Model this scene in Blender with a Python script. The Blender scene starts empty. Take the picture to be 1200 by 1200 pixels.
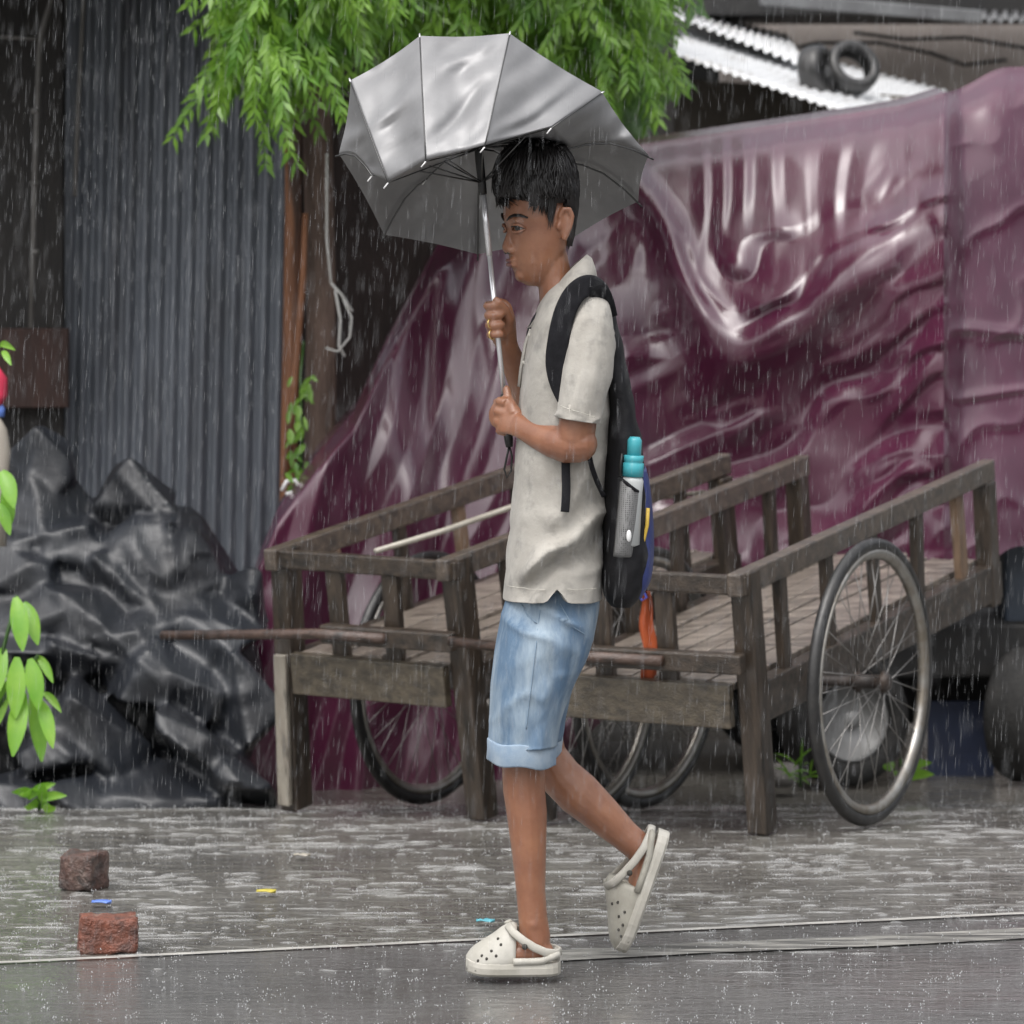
import bpy, bmesh, math, random
from mathutils import Vector, Matrix, noise
random.seed(7)
R = math.radians
V = Vector
sc = bpy.context.scene
COL = sc.collection

# ------------------------------------------------------------------ camera, sky, sun, exposure
K, CX, HY, CH = 5157.0, 600.0, 223.0, 1.6      # focal length / centre / horizon in px of a 1200 px frame, camera height
cam = bpy.data.cameras.new('camera'); camo = bpy.data.objects.new('camera', cam); COL.objects.link(camo)
camo.location = (0, 0, CH); camo.rotation_euler = (R(90), 0, 0)
cam.sensor_width = 36; cam.lens = 36 * K / 1200; cam.shift_y = -(600 - HY) / 1200
cam.clip_start = 0.1; cam.clip_end = 500
cam.dof.use_dof = True; cam.dof.focus_distance = 9.0; cam.dof.aperture_fstop = 6.5
sc.camera = camo
SUN_EL, SUN_ROT = R(62), R(205)
world = bpy.data.worlds.new("World"); sc.world = world; world.use_nodes = True
nt = world.node_tree; nt.nodes.clear()
wo = nt.nodes.new('ShaderNodeOutputWorld'); bg = nt.nodes.new('ShaderNodeBackground')
sky = nt.nodes.new('ShaderNodeTexSky'); sky.sky_type = 'NISHITA'; sky.sun_disc = False
sky.sun_elevation = SUN_EL; sky.sun_rotation = SUN_ROT; sky.dust_density = 6.0; sky.air_density = 1.0; sky.ozone_density = 1.0
hs = nt.nodes.new('ShaderNodeHueSaturation'); hs.inputs['Saturation'].default_value = 0.22
nt.links.new(sky.outputs[0], hs.inputs['Color'])
# rain cloud: an overcast sky is about three times brighter overhead than along the horizon
tcw = nt.nodes.new('ShaderNodeTexCoord'); sx = nt.nodes.new('ShaderNodeSeparateXYZ'); mrw = nt.nodes.new('ShaderNodeMapRange'); vm = nt.nodes.new('ShaderNodeVectorMath'); vm.operation = 'SCALE'
nt.links.new(tcw.outputs['Generated'], sx.inputs[0]); nt.links.new(sx.outputs['Z'], mrw.inputs[0])
mrw.inputs[1].default_value, mrw.inputs[2].default_value, mrw.inputs[3].default_value, mrw.inputs[4].default_value = 0.0, 0.75, 0.75, 1.30
nt.links.new(hs.outputs[0], vm.inputs[0])
mlo = nt.nodes.new('ShaderNodeMapRange'); nt.links.new(sx.outputs['Z'], mlo.inputs[0])      # roofs and trees of the street behind the camera hide the lowest sky
mlo.inputs[1].default_value, mlo.inputs[2].default_value, mlo.inputs[3].default_value, mlo.inputs[4].default_value = 0.04, 0.22, 0.20, 1.0
mlm = nt.nodes.new('ShaderNodeMath'); mlm.operation = 'MULTIPLY'; nt.links.new(mrw.outputs[0], mlm.inputs[0]); nt.links.new(mlo.outputs[0], mlm.inputs[1])
nt.links.new(mlm.outputs[0], vm.inputs['Scale']); nt.links.new(vm.outputs[0], bg.inputs[0]); nt.links.new(bg.outputs[0], wo.inputs[0])
bg.inputs[1].default_value = 0.15
sun = bpy.data.lights.new('sun', 'SUN'); sun.energy = 0.9; sun.angle = R(130); sun.color = (1.0, 0.97, 0.93)
suno = bpy.data.objects.new('sun', sun); COL.objects.link(suno)
# light comes from behind the camera, a little from the left, high up
sd = V((math.sin(SUN_ROT) * math.cos(SUN_EL), math.cos(SUN_ROT) * math.cos(SUN_EL), math.sin(SUN_EL)))
suno.rotation_euler = sd.to_track_quat('Z', 'Y').to_euler()
sc.view_settings.view_transform = 'Standard'; sc.view_settings.look = 'None'
sc.view_settings.exposure = 0.36; sc.view_settings.gamma = 1.0; sc.view_settings.use_curve_mapping = False

# ------------------------------------------------------------------ helpers
def P(x, y, D):
    return V(((x - CX) * D / K, D, CH - (y - HY) * D / K))
def g(D):                                        # ground profile: the shoulder falls away towards a gutter
    if D < 11.0: return 0.0
    if D < 11.8: return -0.06 * (D - 11.0) / 0.8
    if D < 12.6: return -0.06 - 0.09 * (D - 11.8) / 0.8
    return -0.15
def sstep(a, b, x):
    t = min(1, max(0, (x - a) / (b - a))); return t * t * (3 - 2 * t)
def lerp(a, b, t): return a + (b - a) * t
def interp(tab, x):
    if x <= tab[0][0]: return tab[0][1]
    for (x0, y0), (x1, y1) in zip(tab, tab[1:]):
        if x <= x1: return lerp(y0, y1, (x - x0) / (x1 - x0))
    return tab[-1][1]
def nz(x, y=0, z=0): return noise.noise(V((x, y, z)))

class MB:
    def __init__(s): s.v = []; s.f = []
    def add(s, vs, fs):
        o = len(s.v); s.v += [V(p) for p in vs]; s.f += [tuple(i + o for i in f) for f in fs]; return s
    def loft(s, rings, caps=True, closed=False):
        n = len(rings[0]); vs = [p for r in rings for p in r]; fs = []
        m = len(rings)
        for i in range(m if closed else m - 1):
            for j in range(n):
                a, b = i * n + j, i * n + (j + 1) % n; k = ((i + 1) % m) * n
                fs.append((a, b, k + (j + 1) % n, k + j))
        if caps and not closed:
            for i, rev in ((0, True), (m - 1, False)):
                c = sum(rings[i], V((0, 0, 0))) / n; vs.append(c); ci = len(vs) - 1
                for j in range(n):
                    t = (i * n + j, i * n + (j + 1) % n, ci)
                    fs.append(t[::-1] if rev else t)
        return s.add(vs, fs)
    def grid(s, rows):
        n = len(rows[0]); vs = [p for r in rows for p in r]; fs = []
        for i in range(len(rows) - 1):
            for j in range(n - 1):
                a = i * n + j; fs.append((a, a + 1, a + n + 1, a + n))
        return s.add(vs, fs)
    def tube(s, pts, rad, n=10, caps=True, flat=None):
        pts = [V(p) for p in pts]; m = len(pts)
        if not hasattr(rad, '__len__'): rad = [rad] * m
        rings = []; up = None
        for i, p in enumerate(pts):
            t = (pts[min(i + 1, m - 1)] - pts[max(i - 1, 0)]).normalized()
            if up is None:
                up = V((0, 1, 0)) if abs(t.y) < .9 else V((1, 0, 0))
            u = t.cross(up).normalized(); up = u.cross(t).normalized()
            r = rad[i]; ru, rv = r if hasattr(r, '__len__') else (r, r)
            rings.append([p + u * ru * math.cos(2 * math.pi * k / n) + up * rv * math.sin(2 * math.pi * k / n) for k in range(n)])
        return s.loft(rings, caps)
    def sphere(s, c, rx, ry=None, rz=None, n=16, m=10, rot=None):
        ry = ry or rx; rz = rz or rx; c = V(c); rings = []
        for i in range(1, m):
            ph = math.pi * i / m
            ring = []
            for k in range(n):
                th = 2 * math.pi * k / n
                p = V((rx * math.sin(ph) * math.cos(th), ry * math.sin(ph) * math.sin(th), rz * math.cos(ph)))
                ring.append(c + (rot @ p if rot else p))
            rings.append(ring[::-1])
        return s.loft(rings, True)
    def beam(s, p0, p1, u, wu, v, wv):
        p0, p1, u, v = V(p0), V(p1), V(u) * wu / 2, V(v) * wv / 2
        q = [p0 - u - v, p0 + u - v, p0 + u + v, p0 - u + v, p1 - u - v, p1 + u - v, p1 + u + v, p1 - u + v]
        return s.add(q, [(3, 2, 1, 0), (4, 5, 6, 7), (0, 1, 5, 4), (1, 2, 6, 5), (2, 3, 7, 6), (3, 0, 4, 7)])
    def box(s, c, sx, sy, sz):
        c = V(c); return s.beam(c - V((sx / 2, 0, 0)), c + V((sx / 2, 0, 0)), (0, 1, 0), sy, (0, 0, 1), sz)
    def build(s, name, m, parent=None, smooth=True, bevel=0, sub=0, solid=0, fixn=True):
        me = bpy.data.meshes.new(name)
        org = V((0, 0, 0))
        q = parent
        while q is not None: org += q.location; q = q.parent
        me.from_pydata([p - org for p in s.v], [], s.f); me.update()
        if fixn:
            b = bmesh.new(); b.from_mesh(me); bmesh.ops.recalc_face_normals(b, faces=b.faces); b.to_mesh(me); b.free()
        me.materials.append(m)
        if smooth: me.polygons.foreach_set('use_smooth', [True] * len(me.polygons))
        o = bpy.data.objects.new(name, me); COL.objects.link(o)
        if parent: o.parent = parent
        if solid: d = o.modifiers.new('s', 'SOLIDIFY'); d.thickness = solid; d.offset = 0
        if bevel:
            d = o.modifiers.new('b', 'BEVEL'); d.width = bevel; d.segments = 2; d.limit_method = 'ANGLE'; d.angle_limit = R(50)
        if sub: d = o.modifiers.new('u', 'SUBSURF'); d.levels = sub; d.render_levels = sub
        return o

def remesh(mb, voxel, smooth_it=4, fac=.5):
    me = bpy.data.meshes.new('tmp'); me.from_pydata(mb.v, [], mb.f); me.update()
    o = bpy.data.objects.new('tmp', me); COL.objects.link(o)
    d = o.modifiers.new('r', 'REMESH'); d.mode = 'VOXEL'; d.voxel_size = voxel; d.use_smooth_shade = True
    if smooth_it: e = o.modifiers.new('sm', 'SMOOTH'); e.iterations = smooth_it; e.factor = fac
    dg = bpy.context.evaluated_depsgraph_get(); ev = o.evaluated_get(dg)
    m2 = bpy.data.meshes.new_from_object(ev)
    out = MB(); out.v = [v.co.copy() for v in m2.vertices]; out.f = [tuple(p.vertices) for p in m2.polygons]
    bpy.data.objects.remove(o); bpy.data.meshes.remove(me); bpy.data.meshes.remove(m2)
    return out

def tag(o, label=None, cat=None, group=None, kind=None):
    if label: o['label'] = label
    if cat: o['category'] = cat
    if group: o['group'] = group
    if kind: o['kind'] = kind
    return o
def thing(name, loc, label, cat, group=None):
    o = bpy.data.objects.new(name, None); COL.objects.link(o); o.location = loc; o.empty_display_size = .1
    return tag(o, label, cat, group)

# ------------------------------------------------------------------ materials
def mat(name, c1, c2=None, scale=6, rough=.6, rough2=None, bump=0, bscale=60, bdist=.01, metallic=0, coat=0, coatr=.1, spec=.5,
        sss=0, sssr=(.01, .004, .002), trans=0, alpha=1, stretch=(1, 1, 1), rot=(0, 0, 0), contrast=(.35, .65), c3=None, scale3=40, detail=6, fac3=(.5, .62), sheen=0, coatior=1.5):
    m = bpy.data.materials.new(name); m.use_nodes = True; t = m.node_tree; N, L = t.nodes, t.links
    b = N['Principled BSDF']; b.inputs['Base Color'].default_value = (*c1, 1); b.inputs['Roughness'].default_value = rough
    b.inputs['Metallic'].default_value = metallic; b.inputs['Coat Weight'].default_value = coat; b.inputs['Coat Roughness'].default_value = coatr
    b.inputs['Specular IOR Level'].default_value = spec; b.inputs['Transmission Weight'].default_value = trans; b.inputs['Alpha'].default_value = alpha
    b.inputs['Sheen Weight'].default_value = sheen; b.inputs['Coat IOR'].default_value = coatior
    if sss: b.inputs['Subsurface Weight'].default_value = sss; b.inputs['Subsurface Radius'].default_value = (1, .4, .2); b.inputs['Subsurface Scale'].default_value = .008
    tc = N.new('ShaderNodeTexCoord'); mp = N.new('ShaderNodeMapping'); mp.inputs['Scale'].default_value = stretch; mp.inputs['Rotation'].default_value = rot
    L.new(tc.outputs['Object'], mp.inputs[0])
    def nse(sc_, de=detail):
        n = N.new('ShaderNodeTexNoise'); n.inputs['Scale'].default_value = sc_; n.inputs['Detail'].default_value = de; n.inputs['Roughness'].default_value = .6
        L.new(mp.outputs[0], n.inputs['Vector']); return n
    if c2:
        n = nse(scale); mr = N.new('ShaderNodeMapRange'); mr.inputs[1].default_value, mr.inputs[2].default_value = contrast; mr.clamp = True
        L.new(n.outputs[0], mr.inputs[0]); mx = N.new('ShaderNodeMix'); mx.data_type = 'RGBA'
        mx.inputs[6].default_value = (*c1, 1); mx.inputs[7].default_value = (*c2, 1); L.new(mr.outputs[0], mx.inputs[0]); out = mx.outputs[2]
        if c3:
            n3 = nse(scale3); mr3 = N.new('ShaderNodeMapRange'); mr3.inputs[1].default_value, mr3.inputs[2].default_value = fac3; L.new(n3.outputs[0], mr3.inputs[0])
            m3 = N.new('ShaderNodeMix'); m3.data_type = 'RGBA'; m3.inputs[7].default_value = (*c3, 1); L.new(out, m3.inputs[6]); L.new(mr3.outputs[0], m3.inputs[0]); out = m3.outputs[2]
        L.new(out, b.inputs['Base Color'])
        if rough2 is not None:
            m4 = N.new('ShaderNodeMapRange'); m4.inputs[3].default_value = rough; m4.inputs[4].default_value = rough2
            L.new(mr.outputs[0], m4.inputs[0]); L.new(m4.outputs[0], b.inputs['Roughness'])
    if bump:
        n = nse(bscale, 4); bp = N.new('ShaderNodeBump'); bp.inputs['Strength'].default_value = bump; bp.inputs['Distance'].default_value = bdist
        L.new(n.outputs[0], bp.inputs['Height']); L.new(bp.outputs[0], b.inputs['Normal']); L.new(bp.outputs[0], b.inputs['Coat Normal'])
    return m

def wood(name, ang, c1=(.024, .017, .012), c2=(.060, .043, .030), c3=(.010, .008, .006), wet=.35, cr=.22):
    """grain along the heading ang (radians) or upright when ang is None"""
    if ang is None: return mat(name, c1, c2, 5, .42, .3, .5, 30, .006, stretch=(9, 9, 1), c3=c3, scale3=4, fac3=(.5, .7), coat=wet, coatr=cr)
    return mat(name, c1, c2, 5, .42, .3, .5, 30, .006, stretch=(1, 9, 9), rot=(0, 0, -ang), c3=c3, scale3=4, fac3=(.5, .7), coat=wet, coatr=cr)

M = dict(
    skin=mat('skin', (.33, .148, .080), (.235, .098, .054), 9, .42, .54, .3, 110, .002, sss=.12, coat=.5, coatr=.24, c3=(.22, .085, .045), scale3=30, fac3=(.55, .8)),
    hair=mat('hair', (.006, .005, .005), (.014, .012, .012), 30, .36, spec=.4),
    shirt=mat('shirt_cloth', (.345, .325, .292), (.43, .41, .372), 16, .88, bump=.5, bscale=34, bdist=.005, c3=(.25, .24, .22), scale3=22, fac3=(.52, .72), sheen=.1),
    collar_in=mat('neck_opening_black', (.015, .015, .02), rough=.8),  # near-black tone of the strip at the neck opening
    denim=mat('denim', (.10, .165, .25), (.31, .385, .455), 8, .88, bump=.5, bscale=48, bdist=.004, c3=(.105, .18, .285), scale3=6, fac3=(.5, .7), stretch=(2.2, 2.2, .55), contrast=(.38, .66)),
    denim_cuff=mat('denim_cuff', (.22, .30, .40), (.33, .40, .47), 22, .85, bump=.3, bscale=300, bdist=.001),
    thread=mat('seam_thread', (.20, .28, .37), rough=.8),
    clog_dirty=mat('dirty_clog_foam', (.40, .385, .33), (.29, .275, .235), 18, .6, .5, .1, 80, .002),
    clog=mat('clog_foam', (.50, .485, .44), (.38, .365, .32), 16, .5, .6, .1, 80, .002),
    clog_sole=mat('clog_sole', (.36, .345, .30), (.50, .48, .43), 12, .6),
    hole=mat('hole_shade_rivet', (.05, .047, .04), rough=.8),  # near-black paints the shade inside holes and nostrils; the rivet shares it
    bag=mat('bag_nylon', (.006, .006, .007), (.012, .012, .015), 12, .7, .6, .4, 90, .004, spec=.3),
    bagblue=mat('bag_blue_nylon', (.02, .03, .12), (.035, .05, .18), 12, .5, bump=.3, bscale=80, bdist=.003),
    strap=mat('strap_webbing', (.009, .009, .011), (.016, .016, .019), 40, .9, bump=.4, bscale=300, bdist=.001, spec=.2),
    yellow=mat('yellow_piping', (.62, .42, .06), rough=.5),
    meshpk=mat('pocket_mesh', (.16, .16, .16), (.05, .05, .05), 200, .6, detail=1),
    teal=mat('bottle_teal', (.06, .38, .44), rough=.35),
    bottle=mat('bottle_body', (.45, .47, .47), (.55, .57, .57), 5, .35),
    umb=mat('umbrella_silver', (.275, .275, .28), (.225, .225, .23), 9, .40, .50, .15, 30, .003, metallic=.35),
    umbrib=mat('umbrella_rib', (.10, .10, .10), rough=.4, metallic=.8),
    chrome=mat('chrome', (.75, .75, .77), rough=.22, metallic=.6),
    black=mat('black_plastic', (.012, .012, .012), rough=.4),
    white=mat('white_plastic', (.75, .75, .75), rough=.4),
    tyre=mat('tyre_rubber', (.012, .012, .013), (.028, .027, .026), 20, .5, .4, .3, 60, .004, coat=.3, coatr=.2),
    rim=mat('rim_steel', (.45, .44, .42), (.26, .23, .19), 14, .28, .45, metallic=.8),
    spoke=mat('spoke_steel', (.30, .29, .28), rough=.35, metallic=.8),
    iron=mat('rusty_iron', (.022, .019, .018), (.045, .03, .022), 20, .5, bump=.3),
    tarp=mat('maroon_tarpaulin', (.082, .0085, .037), (.056, .006, .026), 3, .42, .36, .06, 22, .004, coat=1.0, coatr=.19, coatior=1.66),
    plastic=mat('black_sheet', (.007, .008, .011), (.014, .017, .023), 4, .52, .44, .4, 24, .006, coat=.22, coatr=.40),
    tin=mat('weathered_tin', (.150, .166, .193), (.23, .25, .285), 5, .5, .4, .2, 40, .004, metallic=.35, stretch=(2, 2, .35), c3=(.06, .06, .065), scale3=2.5, fac3=(.5, .7)),
    roof=mat('wet_roof_tin', (.80, .81, .82), (.72, .73, .74), 4, .3, .4, metallic=.15, c3=(.35, .33, .30), scale3=6, fac3=(.55, .75)),
    darkboard=mat('dark_board', (.011, .010, .010), (.022, .019, .017), 5, .7, bump=.4, bscale=30, stretch=(4, 4, .7)),
    brownboard=mat('brown_board', (.020, .012, .011), (.034, .020, .018), 5, .7, bump=.4, bscale=30, stretch=(4, 4, .7)),
    redboard=mat('rust_board', (.024, .012, .010), (.045, .019, .014), 5, .7, bump=.4, bscale=30, stretch=(4, 4, .7)),
    plaster=mat('old_plaster', (.42, .375, .35), (.31, .275, .26), 3, .85, bump=.3, bscale=20),
    mud=mat('mud_wall', (.11, .095, .08), (.07, .06, .05), 4, .85, bump=.4, bscale=15),
    greymetal=mat('grey_metal', (.16, .165, .17), (.10, .10, .105), 6, .5, metallic=.3),
    pipe=mat('grey_pipe', (.16, .155, .15), (.10, .095, .09), 8, .5),
    post=mat('red_timber', (.26, .11, .05), (.14, .062, .034), 5, .6, bump=.5, bscale=20, stretch=(5, 5, .5), c3=(.06, .035, .025), scale3=3),
    bark=mat('bark', (.22, .15, .12), (.10, .07, .056), 6, .75, bump=.8, bscale=18, bdist=.02, stretch=(3, 3, .5)),
    bamboo=mat('pale_bamboo', (.42, .39, .33), (.32, .29, .24), 8, .35, coat=.4),
    cord=mat('pale_cord', (.55, .54, .52), rough=.7),
    brick=mat('brick', (.24, .078, .045), (.10, .05, .04), 26, .6, .45, 1.0, 90, .010, coat=.2, c3=(.30, .20, .16), scale3=14, fac3=(.56, .7)),
    brick_dark=mat('dark_brick', (.11, .055, .042), (.05, .038, .034), 26, .6, .45, 1.0, 90, .010, coat=.2, c3=(.22, .15, .12), scale3=10, fac3=(.56, .7)),
    stone=mat('stone', (.16, .15, .14), (.10, .095, .09), 12, .7, bump=.5),
    bluebody=mat('truck_blue_paint', (.045, .06, .085), (.03, .04, .055), 5, .45, .6),
    trucktyre=mat('truck_tyre_rubber', (.010, .010, .010), (.02, .019, .018), 20, .8, bump=.4, bscale=60),
    chassis=mat('chassis_black', (.010, .010, .011), (.018, .017, .016), 8, .7),
    flap=mat('blue_flap', (.03, .045, .10), (.02, .028, .06), 5, .6),
    steelrim=mat('wheel_steel', (.30, .30, .30), (.18, .18, .175), 12, .55, metallic=.3),
    orange=mat('orange_cloth', (.42, .085, .022), (.32, .06, .018), 12, .8),
    bluecord=mat('blue_cord', (.04, .07, .35), rough=.7),
    redcloth=mat('red_cloth', (.45, .02, .06), rough=.8),
    beige=mat('beige_cloth', (.32, .29, .25), rough=.8),
    bluelit=mat('blue_litter', (.12, .22, .62), rough=.4),
    teallit=mat('teal_litter', (.12, .42, .50), rough=.4),
    yellowlit=mat('yellow_leaf', (.50, .42, .06), rough=.5),
    lip=mat('lip', (.165, .062, .05), rough=.45, coat=.15),
    eyew=mat('eye_white', (.40, .35, .31), rough=.25),
    iris=mat('iris', (.012, .008, .006), rough=.15),
    gold=mat('gold', (.75, .55, .22), rough=.25, metallic=1.0),
)
def leafmat(name, c1, c2, sc_=9):
    m = mat(name, c1, c2, sc_, .42, coat=.15)
    t = m.node_tree; b = t.nodes['Principled BSDF']
    tr = t.nodes.new('ShaderNodeBsdfTranslucent'); mx = t.nodes.new('ShaderNodeMixShader'); mx.inputs[0].default_value = .35
    src = b.inputs['Base Color'].links[0].from_socket
    t.links.new(src, tr.inputs[0]); t.links.new(b.outputs[0], mx.inputs[1]); t.links.new(tr.outputs[0], mx.inputs[2])
    t.links.new(mx.outputs[0], t.nodes['Material Output'].inputs[0]); return m
M['leaf'] = leafmat('neem_leaf', (.085, .22, .022), (.22, .40, .045))
M['leafdark'] = leafmat('shaded_leaf_stem', (.035, .095, .018), (.075, .165, .03))  # shade of the back foliage is put into this darker green; stems share it
M['leafbright'] = leafmat('broad_leaf', (.16, .40, .03), (.28, .52, .06))

def water_mat():
    m = bpy.data.materials.new('rain_water'); m.use_nodes = True; t = m.node_tree; N, L = t.nodes, t.links
    b = N['Principled BSDF']; b.inputs['Base Color'].default_value = (.85, .87, .9, 1); b.inputs['Roughness'].default_value = .25
    b.inputs['Transmission Weight'].default_value = .25
    tr = N.new('ShaderNodeBsdfTransparent'); mx = N.new('ShaderNodeMixShader'); mx.inputs[0].default_value = .155
    L.new(tr.outputs[0], mx.inputs[1]); L.new(b.outputs[0], mx.inputs[2]); L.new(mx.outputs[0], N['Material Output'].inputs[0]); return m
M['rain'] = water_mat()
M['ripple'] = water_mat(); M['ripple'].name = 'ripple_sky_glint'
M['ripple'].node_tree.nodes['Principled BSDF'].inputs['Base Color'].default_value = (.62, .62, .61, 1)  # pale base colour carries the sky glints of the ripples
M['ripple'].node_tree.nodes['Mix Shader'].inputs[0].default_value = .30
M['splash'] = mat('splash_water', (.62, .63, .64), rough=.3, trans=.35)

def ground_mat(name, c1, c2, c3, r1, r2, ripple, rscale, coarse):
    m = bpy.data.materials.new(name); m.use_nodes = True; t = m.node_tree; N, L = t.nodes, t.links
    b = N['Principled BSDF']; tc = N.new('ShaderNodeTexCoord')
    def nse(s, d=6, st=(1, 1, 1), ro=.6):
        mp = N.new('ShaderNodeMapping'); mp.inputs['Scale'].default_value = st; L.new(tc.outputs['Object'], mp.inputs[0])
        n = N.new('ShaderNodeTexNoise'); n.inputs['Scale'].default_value = s; n.inputs['Detail'].default_value = d; n.inputs['Roughness'].default_value = ro
        L.new(mp.outputs[0], n.inputs['Vector']); return n
    def rng(s, a, b_, c=0, d=1):
        r = N.new('ShaderNodeMapRange'); r.inputs[1].default_value, r.inputs[2].default_value, r.inputs[3].default_value, r.inputs[4].default_value = a, b_, c, d
        L.new(s, r.inputs[0]); return r.outputs[0]
    def mix(f, a, b_):
        x = N.new('ShaderNodeMix'); x.data_type = 'RGBA'; L.new(f, x.inputs[0])
        for k, q in ((6, a), (7, b_)):
            if isinstance(q, tuple): x.inputs[k].default_value = (*q, 1)
            else: L.new(q, x.inputs[k])
        return x.outputs[2]
    n1 = nse(2.2); n2 = nse(90, 3); pud = nse(1.6, 7, (1, .8, 1), .62)
    base = mix(rng(n1.outputs[0], .38, .62), c1, c2)
    base = mix(rng(n2.outputs[0], .52, .7), base, c3)
    L.new(base, b.inputs['Base Color'])
    wet = rng(pud.outputs[0], .44, .56)
    L.new(rng(wet, 0, 1, r1, r2), b.inputs['Roughness'])
    rip = nse(rscale, 3, (.45, 1.4, 1), .5); rip2 = nse(rscale * 3.1, 2)
    gr = nse(coarse, 5, (1, 1, 1), .7)
    add = N.new('ShaderNodeMath'); add.operation = 'MULTIPLY_ADD'; L.new(rip2.outputs[0], add.inputs[0]); add.inputs[1].default_value = .35; L.new(rip.outputs[0], add.inputs[2])
    bp = N.new('ShaderNodeBump'); bp.inputs['Distance'].default_value = .022; bp.inputs['Strength'].default_value = ripple; L.new(add.outputs[0], bp.inputs['Height'])
    bp2 = N.new('ShaderNodeBump'); bp2.inputs['Distance'].default_value = .008
    inv = N.new('ShaderNodeMath'); inv.operation = 'MULTIPLY_ADD'; L.new(wet, inv.inputs[0]); inv.inputs[1].default_value = -.75; inv.inputs[2].default_value = .8
    L.new(inv.outputs[0], bp2.inputs['Strength']); L.new(gr.outputs[0], bp2.inputs['Height']); L.new(bp.outputs[0], bp2.inputs['Normal'])
    L.new(bp2.outputs[0], b.inputs['Normal']); b.inputs['Specular IOR Level'].default_value = .75; b.inputs['Coat Weight'].default_value = .6; b.inputs['Coat Roughness'].default_value = .22; L.new(bp.outputs[0], b.inputs['Coat Normal'])
    return m
M['road'] = ground_mat('wet_asphalt', (.115, .113, .109), (.155, .151, .146), (.20, .196, .19), .14, .085, .20, 20, 70)
M['shoulder'] = ground_mat('wet_concrete', (.105, .099, .088), (.155, .147, .13), (.06, .056, .05), .38, .15, .9, 13, 38)
M['paint'] = mat('worn_road_paint', (.36, .35, .32), (.09, .088, .083), 11, .45, .3, .4, 40, .006, stretch=(.5, 5, 1), contrast=(.40, .60), c3=(.07, .068, .064), scale3=3, fac3=(.5, .66))

M['edgepaint'] = mat('worn_edge_paint', (.55, .54, .50), (.28, .27, .255), 14, .45, .3, .4, 40, .006, stretch=(.6, 4, 1))
# ------------------------------------------------------------------ ground
def edge_y(x): return 9.42 + .284 * x
m = MB()
xs = [-40, -20, -8, -4, -2, -1, 0, 1, 2, 4, 8, 20, 40]
m.grid([[V((x, -40, 0)) for x in xs], [V((x, 0, 0)) for x in xs], [V((x, min(max(edge_y(x), 6), 12), 0)) for x in xs]])
tag(m.build('road', M['road'], smooth=False), kind='structure')
m = MB()
Ds = [9, 10, 11.0, 11.2, 11.4, 11.6, 11.8, 12.0, 12.2, 12.4, 12.6, 13, 20, 60, 200]
rows = [[V((x, min(max(edge_y(x), 6), 12), -.006)) for x in xs]]
for D in Ds[1:]:
    rows.append([V((x, max(D, min(max(edge_y(x), 6), 12) + .02 * (1 + Ds.index(D))), g(D) - .006 if D > 11 else -.006)) for x in xs])
m.grid(rows)
tag(m.build('roadside', M['shoulder'], smooth=True), kind='structure')
def stripe(pts, w, name, label):
    mm = MB(); r0, r1 = [], []
    for x, y in pts:
        r0.append(V((x, y - w / 2, .004))); r1.append(V((x, y + w / 2, .004)))
    mm.grid([r0, r1]); return tag(mm.build(name, M['edgepaint' if 'edge' in name else 'paint'], smooth=False), kind='structure')
stripe([(x, edge_y(x) - .02) for x in (-3, -1, 0, 1, 3)], .026, 'road_edge_line', '')
stripe([(x, edge_y(x) - .27 + .012 * math.sin(x * 5)) for x in (.08, .4, .8, 1.2, 2, 3)], .13, 'road_marking', '')

# ------------------------------------------------------------------ background walls
def wallbox(name, x0, x1, y0, D, th, matn, label, cat, ybot=None):
    """upright slab; pixel limits at depth D, down to the ground"""
    a, b = P(x0, y0, D), P(x1, y0, D); zb = -.16 if ybot is None else P(0, ybot, D).z
    mm = MB(); c = V(((a.x + b.x) / 2, D + th / 2, (a.z + zb) / 2)); mm.box(c, b.x - a.x, th, a.z - zb)
    return tag(mm.build(name, M[matn], smooth=False, bevel=.004), label, cat)
# corrugated tin wall
t = thing('tin_wall', P(205, 917, 13.6), 'tall grey corrugated tin wall behind the black sheeted heap', 'wall')
mm = MB(); x0, x1 = P(72, 0, 13.6).x, P(338, 0, 13.6).x; n = 200; rows = []
for z in [-.16 + 2.8 * i / 14 for i in range(15)]:
    rows.append([V((lerp(x0, x1, i / n) + .02 * (z - 1.2), 13.6 + .009 * math.cos((lerp(x0, x1, i / n)) * 2 * math.pi / .0465) + .012 * nz(i * .03, z * 1.5, 3), z)) for i in range(n + 1)])
mm.grid(rows); mm.build('sheet', M['tin'], t, solid=.002)
for z in (.55, 1.25, 1.95): MB().beam(V((x0, 13.66, z)), V((x1, 13.66, z)), (0, 1, 0), .06, (0, 0, 1), .08).build('batten', M['darkboard'], t, smooth=False)
tinwall = t
wallbox('board_wall', -180, 74, -120, 13.5, .06, 'darkboard', 'dark weathered board wall at the left edge of the photo', 'wall')
wallbox('rusty_panel', -40, 80, 385, 13.4, .04, 'redboard', 'rust brown board panel low beside the tin wall', 'panel', 478)
wallbox('timber_wall', 336, 545, -120, 13.75, .06, 'brownboard', 'dark brown timber wall between the tree trunk and the maroon tarpaulin', 'wall')
mm = MB(); e0 = P(-260, -45, 13.2); e1 = P(345, -45, 13.2); mm.box(V(((e0.x + e1.x) / 2, 13.05, e0.z + .03)), e1.x - e0.x, 1.3, .05); mm.build('unseen_shade_slab', M['tin'], tinwall, smooth=False, bevel=.004)  # unseen slab added overhead to darken the upper part of the wall
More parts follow.
